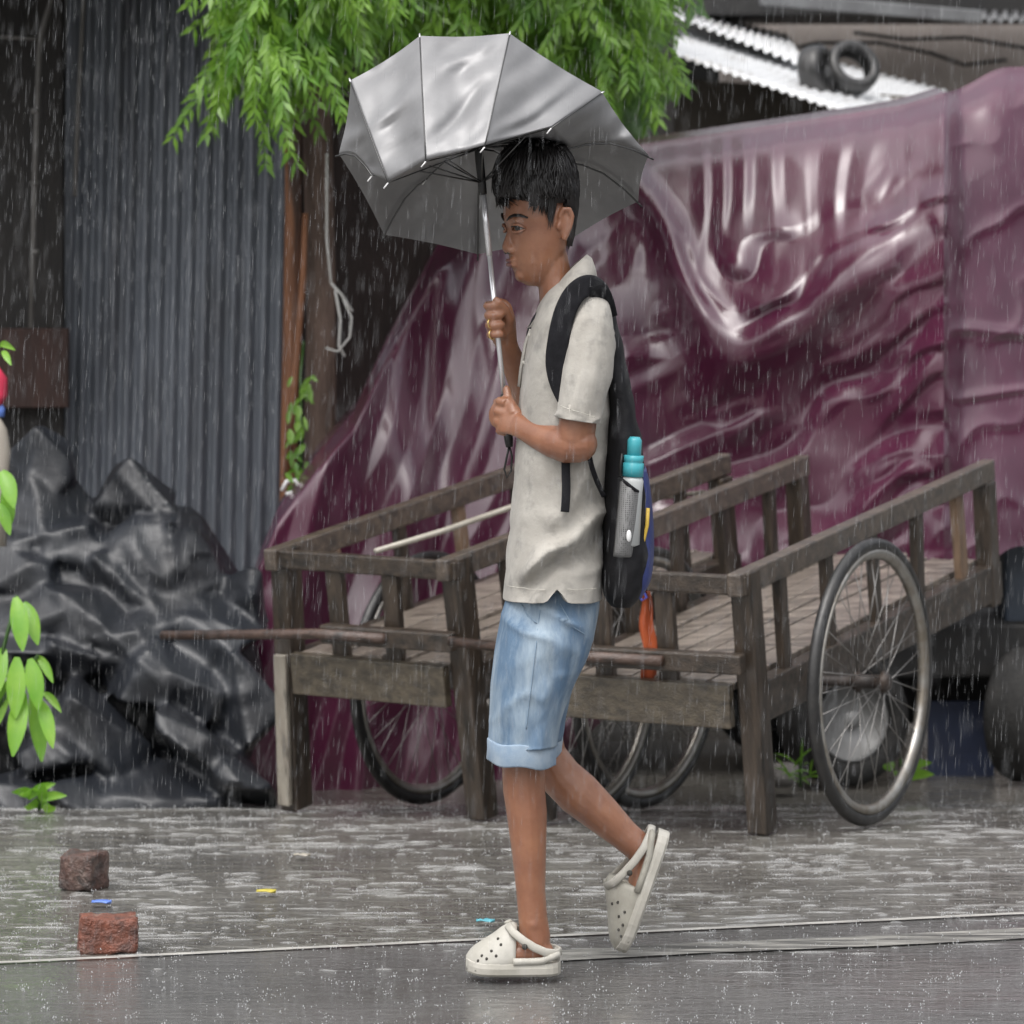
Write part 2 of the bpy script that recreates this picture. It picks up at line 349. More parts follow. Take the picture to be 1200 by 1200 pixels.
# grey pipe with elbow
t = thing('drain_pipe', P(40, 380, 13.2), 'thin grey upright pipe bent at its top against the dark boards', 'pipe')
MB().tube([P(37, 384, 13.3), P(41, 200, 13.3), P(46, 60, 13.3), P(48, 42, 13.3), P(53, 22, 13.3), P(60, 0, 13.3), P(70, -40, 13.3)], .0085).build('pipe', M['pipe'], t)
MB().tube([P(-40, 41, 13.3), P(20, 44, 13.3), P(48, 46, 13.3)], .006).build('side_pipe', M['pipe'], t)
for y in (130, 215, 295): MB().tube([P(41, y - 3, 13.3), P(41, y + 3, 13.3)], .013).build('coupling', M['pipe'], t)
tag(MB().tube([P(88, 230, 13.45), P(92, 120, 13.45), P(98, 0, 13.45), P(100, -60, 13.45)], .007).build('bamboo_stick', M['pipe']), 'thin dark upright stick at the left edge of the tin wall', 'stick')
# timber post and rope
mm = MB(); mm.tube([P(337, 700, 13.2), P(338, 560, 13.2), P(341, 400, 13.2), P(343, 250, 13.2), P(344, 80, 13.2), P(345, -60, 13.2)], [.027, .026, .025, .024, .025, .024], 10)
tag(mm.build('timber_post', M['post']), 'reddish upright timber post left of the tree trunk', 'post')
mm = MB(); mm.tube([P(336, 560, 13.1), P(345, 450, 13.1), P(355, 330, 13.1), P(358, 250, 13.1)], [.011, .011, .010, .009], 8)
tag(mm.build('bamboo_stick', M['post']), 'thin slanting tan stick leaning between post and tree trunk', 'stick')
mm = MB()
mm.tube([P(388, 332, 13.0), P(400, 345, 13.0), P(413, 365, 13.0)], .004, 6)
mm.tube([P(393, 340, 13.0), P(399, 375, 12.98), P(397, 405, 13.0), P(404, 418, 13.0)], .004, 6)
mm.tube([P(382, 408, 13.0), P(396, 412, 12.98), P(410, 395, 13.0), P(412, 372, 13.0), P(402, 350, 13.0)], .0035, 6)
mm.tube([P(383, 180, 13.05), P(383, 280, 13.05), P(388, 332, 13.0)], .004, 6)
tag(mm.build('knotted_cord', M['cord']), 'pale knotted cord tied around the tree trunk', 'cord')
mm = MB(); mm.tube([P(330, 575, 12.9), P(336, 564, 12.9), P(346, 563, 12.9), P(350, 569, 12.9), P(345, 577, 12.9), P(335, 579, 12.9)], .006, 8)
tag(mm.build('cord_loop', M['white']), 'small white cord loop hanging low by the reddish post', 'cord')
# small hangings at the left edge
mm = MB(); mm.tube([P(-6, 432, 12.2), P(2, 445, 12.2), P(3, 462, 12.2), P(-2, 474, 12.2)], [(.012, .02), (.016, .02), (.014, .02), (.01, .02)], 10)
t = thing('hanging_bag', P(-4, 540, 12.2), 'red and beige cloth bag hanging at the left edge above green leaves', 'bag')
mm.build('red_top', M['redcloth'], t)
MB().tube([P(-6, 436, 12.2), P(-9, 300, 12.6), P(-10, 60, 13.45)], .003, 6).build('cord', M['cord'], t)
MB().tube([P(-4, 472, 12.2), P(1, 480, 12.2), P(0, 488, 12.2)], .012, 8).build('blue_band', M['bluelit'], t)
MB().tube([P(-8, 486, 12.2), P(0, 505, 12.2), P(3, 530, 12.2), P(1, 560, 12.2), P(0, 640, 12.2)], [.014, .02, .023, .02, .018], 10).build('beige_body', M['beige'], t)

# ------------------------------------------------------------------ black sheeted heap
chunks = [(165, 590, 115, 92, 35), (238, 650, 140, 66, 42), (284, 704, 90, 60, 42), (110, 640, 135, 46, 8), (45, 548, 95, 85, 55), (100, 692, 150, 48, 12), (258, 742, 120, 66, 15), (165, 790, 105, 84, -52),
          (266, 830, 140, 104, 45), (120, 850, 160, 70, 48), (240, 890, 200, 56, 38), (60, 890, 95, 76, 52), (180, 932, 190, 52, 10), (40, 762, 140, 76, 15), (100, 765, 130, 56, 6), (30, 662, 125, 66, 10),
          (282, 925, 100, 56, 30), (15, 932, 110, 56, 0), (-70, 800, 160, 220, 0), (200, 705, 150, 84, 30), (92, 932, 130, 56, 20), (212, 800, 130, 76, 30), (20, 830, 150, 80, 30), (160, 700, 160, 110, 20), (60, 620, 120, 90, 20), (52, 596, 110, 80, 35), (105, 728, 150, 90, 10), (150, 745, 120, 90, 30), (30, 720, 140, 90, 0)]
mm = MB(); rc = random.Random(4)
for x, y, ln, th, an in chunks:
    D = 12.18 + max(0, 945 - y) / 400 * .62; c = P(x, y, D); s_ = D / K; b = bmesh.new()
    rot = Matrix.Rotation(R(an), 3, 'Y') @ Matrix.Rotation(R(rc.uniform(-25, 25)), 3, 'X')
    for k in range(15):
        p = V((rc.uniform(-1, 1), rc.uniform(-1, 1), rc.uniform(-1, 1))); p = p.normalized() * rc.uniform(.92, 1.08)
        p = V(tuple(math.copysign(abs(q) ** .75, q) for q in p))
        b.verts.new(c + rot @ V((p.x * ln * .50 * s_, p.y * .17, p.z * th * .50 * s_)))
    r_ = bmesh.ops.convex_hull(b, input=b.verts); b.verts.index_update()
    used = sorted({v for f in b.faces for v in f.verts}, key=lambda v: v.index); ix = {v: i for i, v in enumerate(used)}
    mm.add([v.co.copy() for v in used], [tuple(ix[v] for v in f.verts) for f in b.faces]); b.free()
for x, y, rx, ry in ((120, 790, 150, 150), (220, 820, 90, 130), (20, 780, 90, 160), (180, 690, 80, 90)):
    c = P(x, y, 12.62); mm.sphere(c, rx * 12.6 / K, .14, ry * 12.6 / K, 20, 12)
hm = remesh(mm, .0125, 2, .5)
for v in hm.v:
    q = V((v.x * 3.2, v.y * 2.0, v.z * 3.2)); w = noise.noise_vector(q * .8) * .5
    f = noise.noise(V((q.x * 1.1 + q.z * 1.3, q.z * .35 - q.x * .3, q.y)) * 1.5 + w); f2 = noise.noise(V((q.x * 2.6 + q.z * 2.2, q.z * .9 - q.x * .7, 5)) + w * 2)
    r = max(0, 1 - abs(f) * 3.0); r2 = max(0, 1 - abs(f2) * 3.5); d = noise.noise_vector(q * .7)
    v.y -= .012 * r + .010 * r2; v.z += .022 * d.z; v.x += .022 * d.x
o = tag(hm.build('black_tarpaulin', M['plastic'], sub=1), 'wet black plastic sheet heaped over lumpy goods before the tin wall', 'tarpaulin')

# ------------------------------------------------------------------ maroon tarpaulin over the truck
TOP = [(286, 745), (300, 660), (325, 598), (370, 532), (415, 482), (452, 400), (512, 288), (560, 250), (680, 192), (755, 168), (1000, 132), (1060, 122), (1090, 113), (1106, 108)]
BOT = [(286, 945), (600, 945), (700, 850), (860, 730), (1106, 700)]
DEP = [(286, 12.72), (400, 12.9), (512, 13.05), (760, 13.12), (950, 12.98), (1060, 12.85), (1106, 12.78)]
def sp(x, w): return w * math.log1p(math.exp(max(-30, min(30, x / w))))
def ridge(p, sharp=1.0):
    """soft-bottomed, crisp-topped pleat between 0 and 1"""
    return (1 - abs(math.sin(p))) ** sharp
def saw(t_, k=.72):
    """flat-faced pleat: a long face, then a short return"""
    f = t_ - math.floor(t_); q = f / k if f < k else (1 - f) / (1 - k)
    return .65 * q + .35 * q * q * (3 - 2 * q)
def fold(x, y):
    d = 0
    wr = sstep(590, 700, x); wl = 1 - wr
    wx = x + 24 * nz(x / 140, y / 170, 1.3); wy = y + 26 * nz(x / 130, y / 150, 7.7)
    # swag: lines fall from the top edge, turn, and climb to the near corner
    q = wy + .82 * sp(wx - 868, 44) + 2.4 * sp(822 - wx, 34) - 16
    up = 1 - sstep(395, 425, q); patchy = .25 + .75 * sstep(-.2, .3, nz(x / 85, y / 110, 14))
    nearc = 1 - .5 * sstep(1000, 1090, x)
    d += wr * up * sstep(240, 330, y + .30 * max(0, x - 850)) * -.050 * saw(q / 66 + .55 * nz(x / 70, y / 70, 4)) * patchy * nearc
    lip = q - 416 + 10 * nz(x / 60, y / 60, 40)                       # the big hanging lip and the hollow under it
    d += wr * nearc * (-.085 * math.exp(-(lip / 36) ** 2) if lip < 0 else -.085 * math.exp(-(lip / 46) ** 2))
    d += wr * .085 * sstep(20, 110, lip) * (1 - sstep(120, 330, lip)) * nearc
    # lower right: diagonal pulls towards the corner
    q2 = wy + .74 * wx
    lo = sstep(30, 110, lip) * wr
    d += lo * (.07 * (y - 480) / 240 - .040 * saw(q2 / 118 + .5 * nz(x / 110, y / 110, 9), .32) - .018 * saw(q2 / 47 + .6 * nz(x / 80, y / 80, 19), .4) * sstep(-.15, .3, nz(x / 90, y / 80, 33)))
    # hanging pleats below the top edge
    pl = wr * (1 - sstep(230, 400, y + .15 * (x - 640))) * (1 - .75 * sstep(960, 1070, x))
    d += pl * -.017 * saw((wx + .10 * (y - 160)) / 36 + .6 * nz(x / 70, y / 260, 5), .6) * (.35 + .65 * sstep(-.2, .3, nz(x / 60, y / 150, 24)))
    # left: broad falling bands
    d += wl * (-.085 * saw((wx + .22 * (y - 400)) / 118 + .12, .62) + .02 * nz(x / 80, y / 190, 3) - .02 * saw((wx + .3 * y) / 52 + .5 * nz(x / 90, y / 200, 23), .5))
    # gathered wrinkles by the corner
    cn = sstep(1000, 1070, x) * (1 - sstep(500, 620, y)) * sstep(170, 240, y)
    d += cn * -.022 * saw((y + .62 * x) / 44 + .6 * nz(x / 70, y / 60, 6)) * (.4 + .6 * sstep(-.2, .3, nz(x / 50, y / 70, 66)))
    d += .003 * nz(x / 40, y / 40, 11)
    return d
def lean(x, y, v):
    """how far the sheet lies back from the front plane"""
    a_ = sstep(560, 680, x)
    yc = 478 + 150 * math.exp(-((x - 512) / 42) ** 2); t_ = yc - y
    left = .50 * .0025 * sp(t_, 18) - (-.05 * .0025 * sp(-t_, 18))
    right = .10 * (1 - v) + .34 * (max(0, .36 - v) / .36) ** 1.4
    return lerp(left, right, a_)
rows = []; NX, NY = 420, 280
topedge = []
for j in range(NY + 1):
    v = j / NY; row = []
    for i in range(NX + 1):
        x = lerp(286, 1106, i / NX); yt = interp(TOP, x) + 1.5 * nz(x / 40, 2, 2); yb = interp(BOT, x); y = lerp(yt, yb, v)
        D = interp(DEP, x) + lean(x, y, v)
        D += .10 * math.exp(-(v / .035) ** 2)       # rounded over the top
        D += fold(x, y) * min(1, v / .05 + .1)
        row.append(P(x, y, D))
    rows.append(row)
mm = MB(); mm.grid(rows)
back = []
for p in rows[0]:
    back.append(p)
mm.grid([back, [p + V((0, .25, .02)) for p in back], [p + V((0, 1.3, -.02)) for p in back]])
# end face past the near corner
rows2 = []
for j in range(NY + 1):
    v = j / NY; row = []
    for i in range(61):
        u = i / 60; x = lerp(1106, 1330, u); yt = lerp(108, 78, sstep(0, .35, u)) + 3 * nz(x / 30, 2, 2); yb = lerp(700, 640, sstep(0, .4, u)); y = lerp(yt, yb, v)
        D = lerp(12.78, 13.25, u ** 1.1) + lerp(.10 * (1 - v) + .34 * (max(0, .36 - v) / .36) ** 1.4, .42 * (1 - v) + .12 * (max(0, .2 - v) / .2) ** 1.5, sstep(0, .1, u)) + .10 * math.exp(-(v / .035) ** 2)
        w = sstep(0, .12, u)
        f = .007 * nz(x / 90, y / 50, 21) + .007 * nz(x / 40, y / 120, 31) - .02 * math.exp(-((y - 382 - .1 * (x - 1106)) / 6) ** 2) * sstep(1115, 1135, x) - .015 * math.exp(-((y - 470 + .15 * (x - 1106)) / 5) ** 2)
        f -= .012 * ridge((x * .5 + y) * math.pi / 120 + 2 * nz(x / 60, y / 60, 41), 2)
        D += w * f + (1 - w) * fold(1106, y) * min(1, v / .05 + .1)
        row.append(P(x, y, D))
    rows2.append(row)
mm.grid(rows2)
tag(mm.build('maroon_tarpaulin', M['tarp'], fixn=False), 'huge wet maroon tarpaulin draped over the truck behind the handcarts', 'tarpaulin')

# the truck below it
t = thing('covered_truck', P(1080, 917, 13.0), 'small truck hidden under the maroon tarpaulin with only its wheels and dark underside showing', 'truck')
mm = MB(); mm.box(P(1000, 745, 13.5), 1.6, .9, .16); mm.box(P(1090, 790, 13.75), 1.0, .5, .25); mm.build('chassis', M['chassis'], t, smooth=False, bevel=.01)
MB().box(P(1240, 680, 13.3), .36, .3, .27).build('cargo_bed', M['bluebody'], t, smooth=False, bevel=.012)
MB().box(P(1240, 733, 13.1), .36, .03, .018).build('bed_rail', M['greymetal'], t, smooth=False, bevel=.004)
MB().box(P(1126, 868, 13.2), .20, .012, .24).build('mud_flap', M['flap'], t, smooth=False, bevel=.003)
def disc_wheel(x, y, D, Rw, yaw, parent):
    c = P(x, y, D); c.z = -.15 + Rw
    ax = V((-math.sin(yaw), math.cos(yaw), 0)); a = V((math.cos(yaw), math.sin(yaw), 0)); up = V((0, 0, 1))
    def ring(r, off, n=40): return [c + ax * off + (a * math.cos(2 * math.pi * k / n) + up * math.sin(2 * math.pi * k / n)) * r for k in range(n)]
    ty = MB().loft([ring(Rw * r, o_) for r, o_ in ((.62, -.045), (.66, -.07), (.86, -.078), (.96, -.065), (1, -.045), (1, .045), (.96, .065), (.62, .07), (.62, -.045))], caps=False)
    w = ty.build('wheel', M['trucktyre'], parent)
    MB().loft([ring(Rw * r, o_) for r, o_ in ((.64, -.05), (.60, -.062), (.56, -.03), (.40, -.015), (.30, -.035), (.16, -.04), (.12, -.06), (.02, -.06))]).build('rim', M['steelrim'], w)
    for k in range(5):
        q = c + (a * math.cos(2 * math.pi * k / 5 + .3) + up * math.sin(2 * math.pi * k / 5 + .3)) * Rw * .42 - ax * .02
        MB().tube([q - ax * .003, q - ax * .006], .018, 12).build('vent_hole', M['hole'], w)
    return w
disc_wheel(988, 845, 12.95, .195, R(28), t)
disc_wheel(1212, 845, 13.0, .20, R(55), t)
disc_wheel(905, 845, 13.7, .195, R(28), t)
# blocks and weeds at the wheel
mm = MB(); mm.sphere(P(918, 908, 12.75), .055, .05, .045, 10, 7); mm.v = [v + noise.noise_vector(v * 14) * .016 for v in mm.v]
tag(mm.build('stone', M['stone']), 'grey stone wedged on the ground in front of the truck wheel', 'stone')

# ------------------------------------------------------------------ handcarts
def spoke_wheel(C, a, b, Rw, parent):
    up = V((0, 0, 1)); n = 56
    def ring(r, off): return [C + b * off + (a * math.cos(2 * math.pi * k / n) + up * math.sin(2 * math.pi * k / n)) * r for k in range(n)]
    mt = .0175; prof = [(Rw - mt + mt * math.cos(q), mt * .9 * math.sin(q)) for q in [2 * math.pi * k / 12 for k in range(12)]]
    w = MB().loft([ring(r, o_) for r, o_ in prof], closed=True, caps=False).build('wheel', M['tyre'], parent)
    ri = Rw - 2 * mt
    MB().loft([ring(r, o_) for r, o_ in ((ri + .006, -.014), (ri - .004, -.0145), (ri - .014, -.010), (ri - .019, 0), (ri - .014, .010), (ri - .004, .0145), (ri + .006, .014), (ri + .002, 0))], closed=True, caps=False).build('rim', M['rim'], w)
    MB().tube([C - b * .055, C - b * .05, C - b * .035, C - b * .03, C + b * .03, C + b * .035, C + b * .05, C + b * .055], [.008, .02, .03, .018, .018, .03, .02, .008], 14).build('hub', M['iron'], w)
    mm = MB()
    for k in range(36):
        th = 2 * math.pi * k / 36; s_ = (-1) ** k; th2 = th + (.35 if (k // 2) % 2 else -.35)
        p0 = C + b * .035 * s_ + (a * math.cos(th2) + up * math.sin(th2)) * .026
        p1 = C + (a * math.cos(th) + up * math.sin(th)) * (ri - .012)
        mm.tube([p0, p1], .0013, 5)
    mm.build('spokes', M['spoke'], w)
    return w

def handcart(F, yaw, pitch, L, W, label, group, s_wheel, o_near, o_far, n_sp, Rw, bar, seed, deckdrop=.29, pale_leg=False):
    rnd = random.Random(seed)
    a = V((math.cos(yaw), math.sin(yaw), 0)); b = V((-math.sin(yaw), math.cos(yaw), 0)); Z = V((0, 0, 1))
    A = a * math.cos(pitch) + Z * math.sin(pitch); Nn = Z * math.cos(pitch) - a * math.sin(pitch)
    def c(s, w, h): return F + A * s + b * w + Nn * h
    wl = wood('cart_wood_long', yaw); wc = wood('cart_wood_cross', yaw + math.pi / 2); wu = wood('cart_wood_upright', None)
    wd = wood('cart_wood_deck_sheen', yaw, (.10, .077, .06), (.32, .27, .225), (.025, .019, .015), 1.0, .30)  # wet highlights are put into the pale plank tone
    tan_ = wood('cart_wood_tan', None, (.15, .095, .06), (.21, .14, .09), (.06, .04, .03))
    wt = wood('cart_wood_rail', yaw, (.046, .032, .022), (.105, .076, .053), (.018, .013, .010), 1.0, .38)
    base = c(.3, W / 2, 0); base = V((base.x, base.y, g(base.y)))
    t = thing('handcart', base, label, 'handcart', group)
    def j(): return rnd.uniform(-.006, .006)
    for w in (0, W):                                                # side rails, beams
        MB().beam(c(-.05, w + j(), -.03), c(L + .035, w + j(), -.03 + j()), b, .04, Nn, .058).build('side_rail', wt, t, smooth=False, bevel=.005)
        MB().beam(c(.035, w, -deckdrop - .055), c(L + .04, w, -deckdrop - .055 + j()), b, .046, Nn, .105).build('side_beam', wl, t, smooth=False, bevel=.005)
    MB().beam(c(-.012, -.028, -.037), c(-.012, W + .028, -.033), a, .042, Nn, .05).build('front_rail', wc, t, smooth=False, bevel=.005)
    MB().beam(c(-.030, .03, -deckdrop - .05), c(-.030, W - .03, -deckdrop - .046), A, .03, Nn, .11).build('front_board', wood('cart_wood_board', yaw + math.pi / 2, (.055, .043, .029), (.105, .085, .058), (.022, .018, .013), .4), t, smooth=False, bevel=.004)
    MB().beam(c(L + .02, .024, -deckdrop - .06), c(L + .02, W - .024, -deckdrop - .06), A, .04, Nn, .08).build('rear_board', wc, t, smooth=False, bevel=.004)
    for w in (0, W):                                                # front legs run from rail to ground
        top = c(.018, w, -.004); down = -Nn + b * (.06 if w else -.02)
        bot = top + down * ((top.z - g(top.y + .05)) / -down.z)
        mb = MB().beam(top, bot, A, .068, b, .058); mb.v = [v + noise.noise_vector(v * 9) * .005 for v in mb.v]
        mb.build('leg', wu, t, smooth=False, bevel=.006)
        if pale_leg and w:
            MB().beam(c(-.03, w + .01, -deckdrop), bot + A * -.05 + V((0, 0, .02)), A, .016, b, .04).build('leg_facing', wood('pale_wood', None, (.26, .23, .19), (.34, .31, .26)), t, smooth=False, bevel=.003)
        MB().beam(c(L - .005, w, -.058), c(L - .005, w, -deckdrop - .12), A, .062, b, .05).build('rear_post', wu, t, smooth=False, bevel=.006)
    for w in (0, W):
        for k in range(n_sp):
            s = L * (k + .75) / (n_sp + .45) + j() * 2
            tw = j()
            MB().beam(c(s, w + tw, -.05), c(s + j() * 2, w, -deckdrop - .02), A, .044 + j(), b, .024).build('spindle', tan_ if rnd.random() < .4 else wu, t, smooth=False, bevel=.003)
    for f in (.36, .68):
        MB().beam(c(-.01, W * f + j(), -.05), c(-.01, W * f + j(), -deckdrop - .03), b, .05, A, .024).build('spindle', wu, t, smooth=False, bevel=.003)
    mm = MB(); npl = 7                                              # deck planks
    for k in range(npl):
        w0, w1 = .03 + (W - .06) * k / npl, .03 + (W - .06) * (k + 1) / npl - .007
        tl = rnd.uniform(-.06, .06); mm.beam(c(-.012 + j() * 2, (w0 + w1) / 2, -deckdrop + j() * .8), c(L + j() * 3, (w0 + w1) / 2, -deckdrop + j() * .8), b + Nn * tl, w1 - w0, Nn - b * tl, .02)
    mm.build('deck', wd, t, smooth=False, bevel=.003)
    for s in (.28, .62, .95):
        if s < L: MB().beam(c(s, .025, -deckdrop - .035), c(s, W - .025, -deckdrop - .035), A, .05, Nn, .045).build('joist', wc, t, smooth=False, bevel=.003)
    cw = c(s_wheel, 0, 0); ctr0 = V((cw.x, cw.y, 0)); ends = []
    for off in (-o_near, W + o_far):
        q = ctr0 + b * off; q.z = g(q.y) + Rw; ends.append(q)
    for q in ends: spoke_wheel(q, a, (ends[1] - ends[0]).normalized(), Rw, t)
    MB().tube(ends, .013, 10).build('axle', M['iron'], t)
    for w in (.02, W - .02):
        q = c(s_wheel, w, -deckdrop - .11); e = ends[0].lerp(ends[1], (w + o_near) / (W + o_near + o_far)); MB().beam(q, e - Z * .03, a, .07, b, .04).build('axle_block', wu, t, smooth=False, bevel=.004)
    # handle bar lashed across the front, reaching out past the far side
    h0 = c(-.055, -.0, bar[0]); h1 = c(-.055, bar[1], bar[0] + .0); h2 = c(-.06, bar[2], bar[0] + bar[3])
    MB().beam(h0 - b * .02, h1, A, .036, Nn, .05).build('handle_beam', wc, t, smooth=False, bevel=.005)
    MB().tube([h0.lerp(h1, .45) - a * .03 , h1 - a * .028, h2 - a * .02], [.014, .014, .0125], 10).build('handle_pole', wood('pole_wood', yaw + math.pi / 2, (.055, .032, .024), (.095, .058, .043)), t)
    return t, c, a, b
cartA, cA, aA, bA = handcart(P(868, 668, 10.9), R(61), R(7.0), 1.55, .575, 'wooden handcart with its tall wire spoked wheel nearest, right of the walking person', 'wooden handcarts by the roadside', .42, .165, .06, 5, .365, (-.225, .42, .80, .02), 3)
cartB, cB, aB, bB = handcart(P(530, 651, 11.34), R(55), R(8.5), 1.30, .56, 'wooden handcart left of the walking person with its far leg pale edged', 'wooden handcarts by the roadside', .78, .09, .08, 4, .355, (-.215, .40, .93, -.035), 5, pale_leg=True)
# bamboo pole on cart B
mm = MB(); pts = [P(440, 646, 11.62), P(520, 622, 11.8), P(600, 594, 12.0), P(720, 590, 12.2), P(826, 577, 12.4)]; mm.tube(pts, [.0075, .008, .008, .0075, .007], 10)
tag(mm.build('bamboo_pole', M['bamboo']), 'pale wet bamboo pole lying across the rails of the left handcart', 'pole')
# orange cloth strip tied to cart A
t = thing('cloth_strip', P(758, 800, 11.1), 'orange red cloth strip tied with blue string to the front of the right handcart', 'cloth')
mm = MB(); rows = []
for k in range(13):
    y = lerp(688, 800, k / 12); x = 755 + 7 * math.sin(k / 12 * 1.6) + 2 * math.sin(k); w = 4 + 5 * math.sin(min(1, k / 7) * 1.4)
    rows.append([P(x + w * (q - 2) / 2, y, 11.05 + .008 * math.sin(q * 2 + k * .5)) for q in range(5)])
mm.grid(rows); mm.build('strip', M['orange'], t, solid=.003)
MB().tube([P(750, 676, 11.0), P(752, 690, 11.0), P(758, 700, 10.99), P(752, 704, 11.0), P(748, 694, 11.0), P(758, 684, 11.0), P(760, 672, 11.02)], .003, 6).build('string', M['bluecord'], t)

# ------------------------------------------------------------------ shed at the back right
t = thing('tin_shed', P(900, 700, 17.5), 'low shed with bright wet white corrugated roof behind the truck', 'shed')
def corr_sheet(A_, B_, C_, D_, nw, amp, n=160, rows_=10):
    nrm = (B_ - A_).cross(D_ - A_).normalized(); rr = []
    for j in range(rows_ + 1):
        v = j / rows_
        rr.append([A_.lerp(B_, i / n).lerp(D_.lerp(C_, i / n), v) + nrm * amp * math.sin(2 * math.pi * nw * i / n) for i in range(n + 1)])
    return MB().grid(rr)
corr_sheet(P(690, 30, 16.2), P(1020, 142, 15.8), P(1115, 108, 17.2), P(770, 20, 17.6), 30, .006).build('roof', M['roof'], t, solid=.003)
corr_sheet(P(770, 10, 16.9), P(945, 78, 16.6), P(925, 42, 17.8), P(800, 8, 18.1), 16, .008).build('roof_sheet', M['roof'], t, solid=.003)
mm = MB(); q0, q1 = P(700, 60, 16.5), P(1090, 150, 16.3)
mm.beam(V((q0.x, 16.8, .95)), V((q1.x, 16.6, .85)), (0, 1, 0), .1, (0, 0, 1), 2.2); mm.build('wall', M['mud'], t, smooth=False)
def tyre_on_roof(x, y, D, r, tilt, yawt, label):  # an open ring with a flat tread
    c = P(x, y, D); rot = Matrix.Rotation(yawt, 3, 'Z') @ Matrix.Rotation(tilt, 3, 'X'); n = 30
    prof = [(r, -.035), (r + .004, -.02), (r + .004, .02), (r, .035), (r - .012, .045), (r - .034, .042), (r - .036, .036), (r - .014, .034), (r - .012, 0), (r - .014, -.034), (r - .036, -.036), (r - .034, -.042), (r - .012, -.045)]
    mb = MB().loft([[c + rot @ V((rr * math.cos(2 * math.pi * k / n), rr * math.sin(2 * math.pi * k / n), o_)) for k in range(n)] for rr, o_ in prof], closed=True, caps=False)
    return tag(mb.build('old_tyre', M['tyre']), label, 'tyre')
tyre_on_roof(958, 84, 16.3, .095, R(80), R(62), 'old black tyre standing on the white tin roof, left of another')
tyre_on_roof(998, 80, 16.35, .10, R(64), R(20), 'old black tyre with its open ring showing on the white tin roof')
wallbox('plaster_wall', 845, 1500, 24, 18.5, .1, 'plaster', 'grey brown plaster wall behind the white shed roof', 'wall')
t = thing('dark_awning', P(1000, 24, 18.0), 'dark awning with a grey metal edge along the top right of the photo', 'awning')
MB().box(P(1010, 6, 17.9), 1.5, 1.0, .12).build('underside', M['chassis'], t, smooth=False, bevel=.01)
mm = MB(); mm.beam(P(890, -2, 17.2), P(1150, 20, 17.2), (0, 1, 0), .05, (0, 0, 1), .05); mm.build('metal_edge', M['greymetal'], t, smooth=False, bevel=.005)
corr_sheet(P(1125, 24, 17.3), P(1500, 30, 17.3), P(1500, -60, 18.2), P(1125, -60, 18.2), 30, .012).build('metal_sheet', M['greymetal'], t, solid=.003)
for pts, lab in (([(900, 62), (960, 50), (1030, 50), (1090, 62), (1130, 76), (1180, 70)], 'black cable sagging in a loose arc over the plaster wall'),
                 ([(1000, 38), (1060, 46), (1130, 44), (1200, 56), (1260, 52)], 'black cable higher up on the plaster wall under the awning')):
    tag(MB().tube([P(x, y, 18.35) for x, y in pts], .008, 6).build('cable', M['black']), lab, 'cable')

# ------------------------------------------------------------------ foliage
def frond(mb, p, d, ln, rnd, npair=9, lw=.0068, ll=.054):
    """pinnate neem frond from p heading d, drooping"""
    d = d.normalized(); pts = [p.copy()]; cur = p.copy(); dd = d.copy(); seg = ln / 8
    for i in range(8):
        dd = (dd + V((0, 0, -.16))).normalized(); cur = cur + dd * seg; pts.append(cur.copy())
    mb.tube(pts, [.0022] * 9, 3, caps=False)
    for i in range(1, npair + 1):
        f = i / npair * 7.6 + .3; k = min(7, int(f)); q = pts[k].lerp(pts[k + 1], f - k); t_ = (pts[k + 1] - pts[k]).normalized()
        side = t_.cross(V((rnd.uniform(-.4, .4), rnd.uniform(-1, -.2), rnd.uniform(-.2, .9)))).normalized()
        for s_ in (-1, 1):
            ax = (t_ * rnd.uniform(.55, .95) + side * s_ * rnd.uniform(.5, .9) + V((0, 0, -.35))).normalized()
            l = ll * rnd.uniform(.75, 1.2) * (1 - .25 * abs(i / npair - .5)); nrm = ax.cross(t_).normalized()
            wv = ax.cross(nrm).normalized() * lw * rnd.uniform(.8, 1.2)
            mb.add([q, q + ax * l * .4 + wv + nrm * .004, q + ax * l + V((0, 0, -.006)), q + ax * l * .4 - wv - nrm * .002], [(0, 1, 2, 3)])
def cluster(mb, tops, n, D0, D1, rnd, low):
    """hang n fronds whose tips stay above the outline low(x)"""
    k = 0
    while k < n:
        x = rnd.uniform(tops[0], tops[1]); D = rnd.uniform(D0, D1); yl = interp(low, x)
        y = rnd.uniform(-110, yl - 40)
        ln = rnd.uniform(.16, .30)
        ang = rnd.uniform(0, 2 * math.pi)
        d = V((math.cos(ang) * .9, math.sin(ang) * .5 - .25, rnd.uniform(-.75, .25)))
        frond(mb, P(x, y, D), d, ln, rnd); k += 1
rnd = random.Random(11)
t = thing('neem_tree', P(375, 917, 13.3), 'neem tree with hanging bright green leaves over the tin wall', 'tree')
mm = MB(); tp = [(372, 930), (374, 700), (376, 500), (377, 350), (374, 200), (370, 60), (366, -60), (362, -200)]
mm.tube([P(x, y, 13.3) for x, y in tp], [.06, .052, .048, .046, .044, .044, .042, .04], 12)
mm.tube([P(366, -60, 13.3), P(330, -120, 12.9), P(280, -160, 12.5), P(230, -170, 12.2)], [.03, .024, .018, .01], 8)
mm.tube([P(366, -80, 13.3), P(430, -120, 13.2), P(560, -130, 13.1), P(700, -120, 13.0), P(780, -90, 13.0)], [.032, .026, .02, .015, .008], 8)
mm.tube([P(368, 20, 13.3), P(360, 60, 13.1), P(352, 80, 13.0)], [.02, .015, .008], 8)
mm.v = [v + noise.noise_vector(v * 7) * .008 for v in mm.v]
mm.build('trunk', M['bark'], t)
mm = MB()
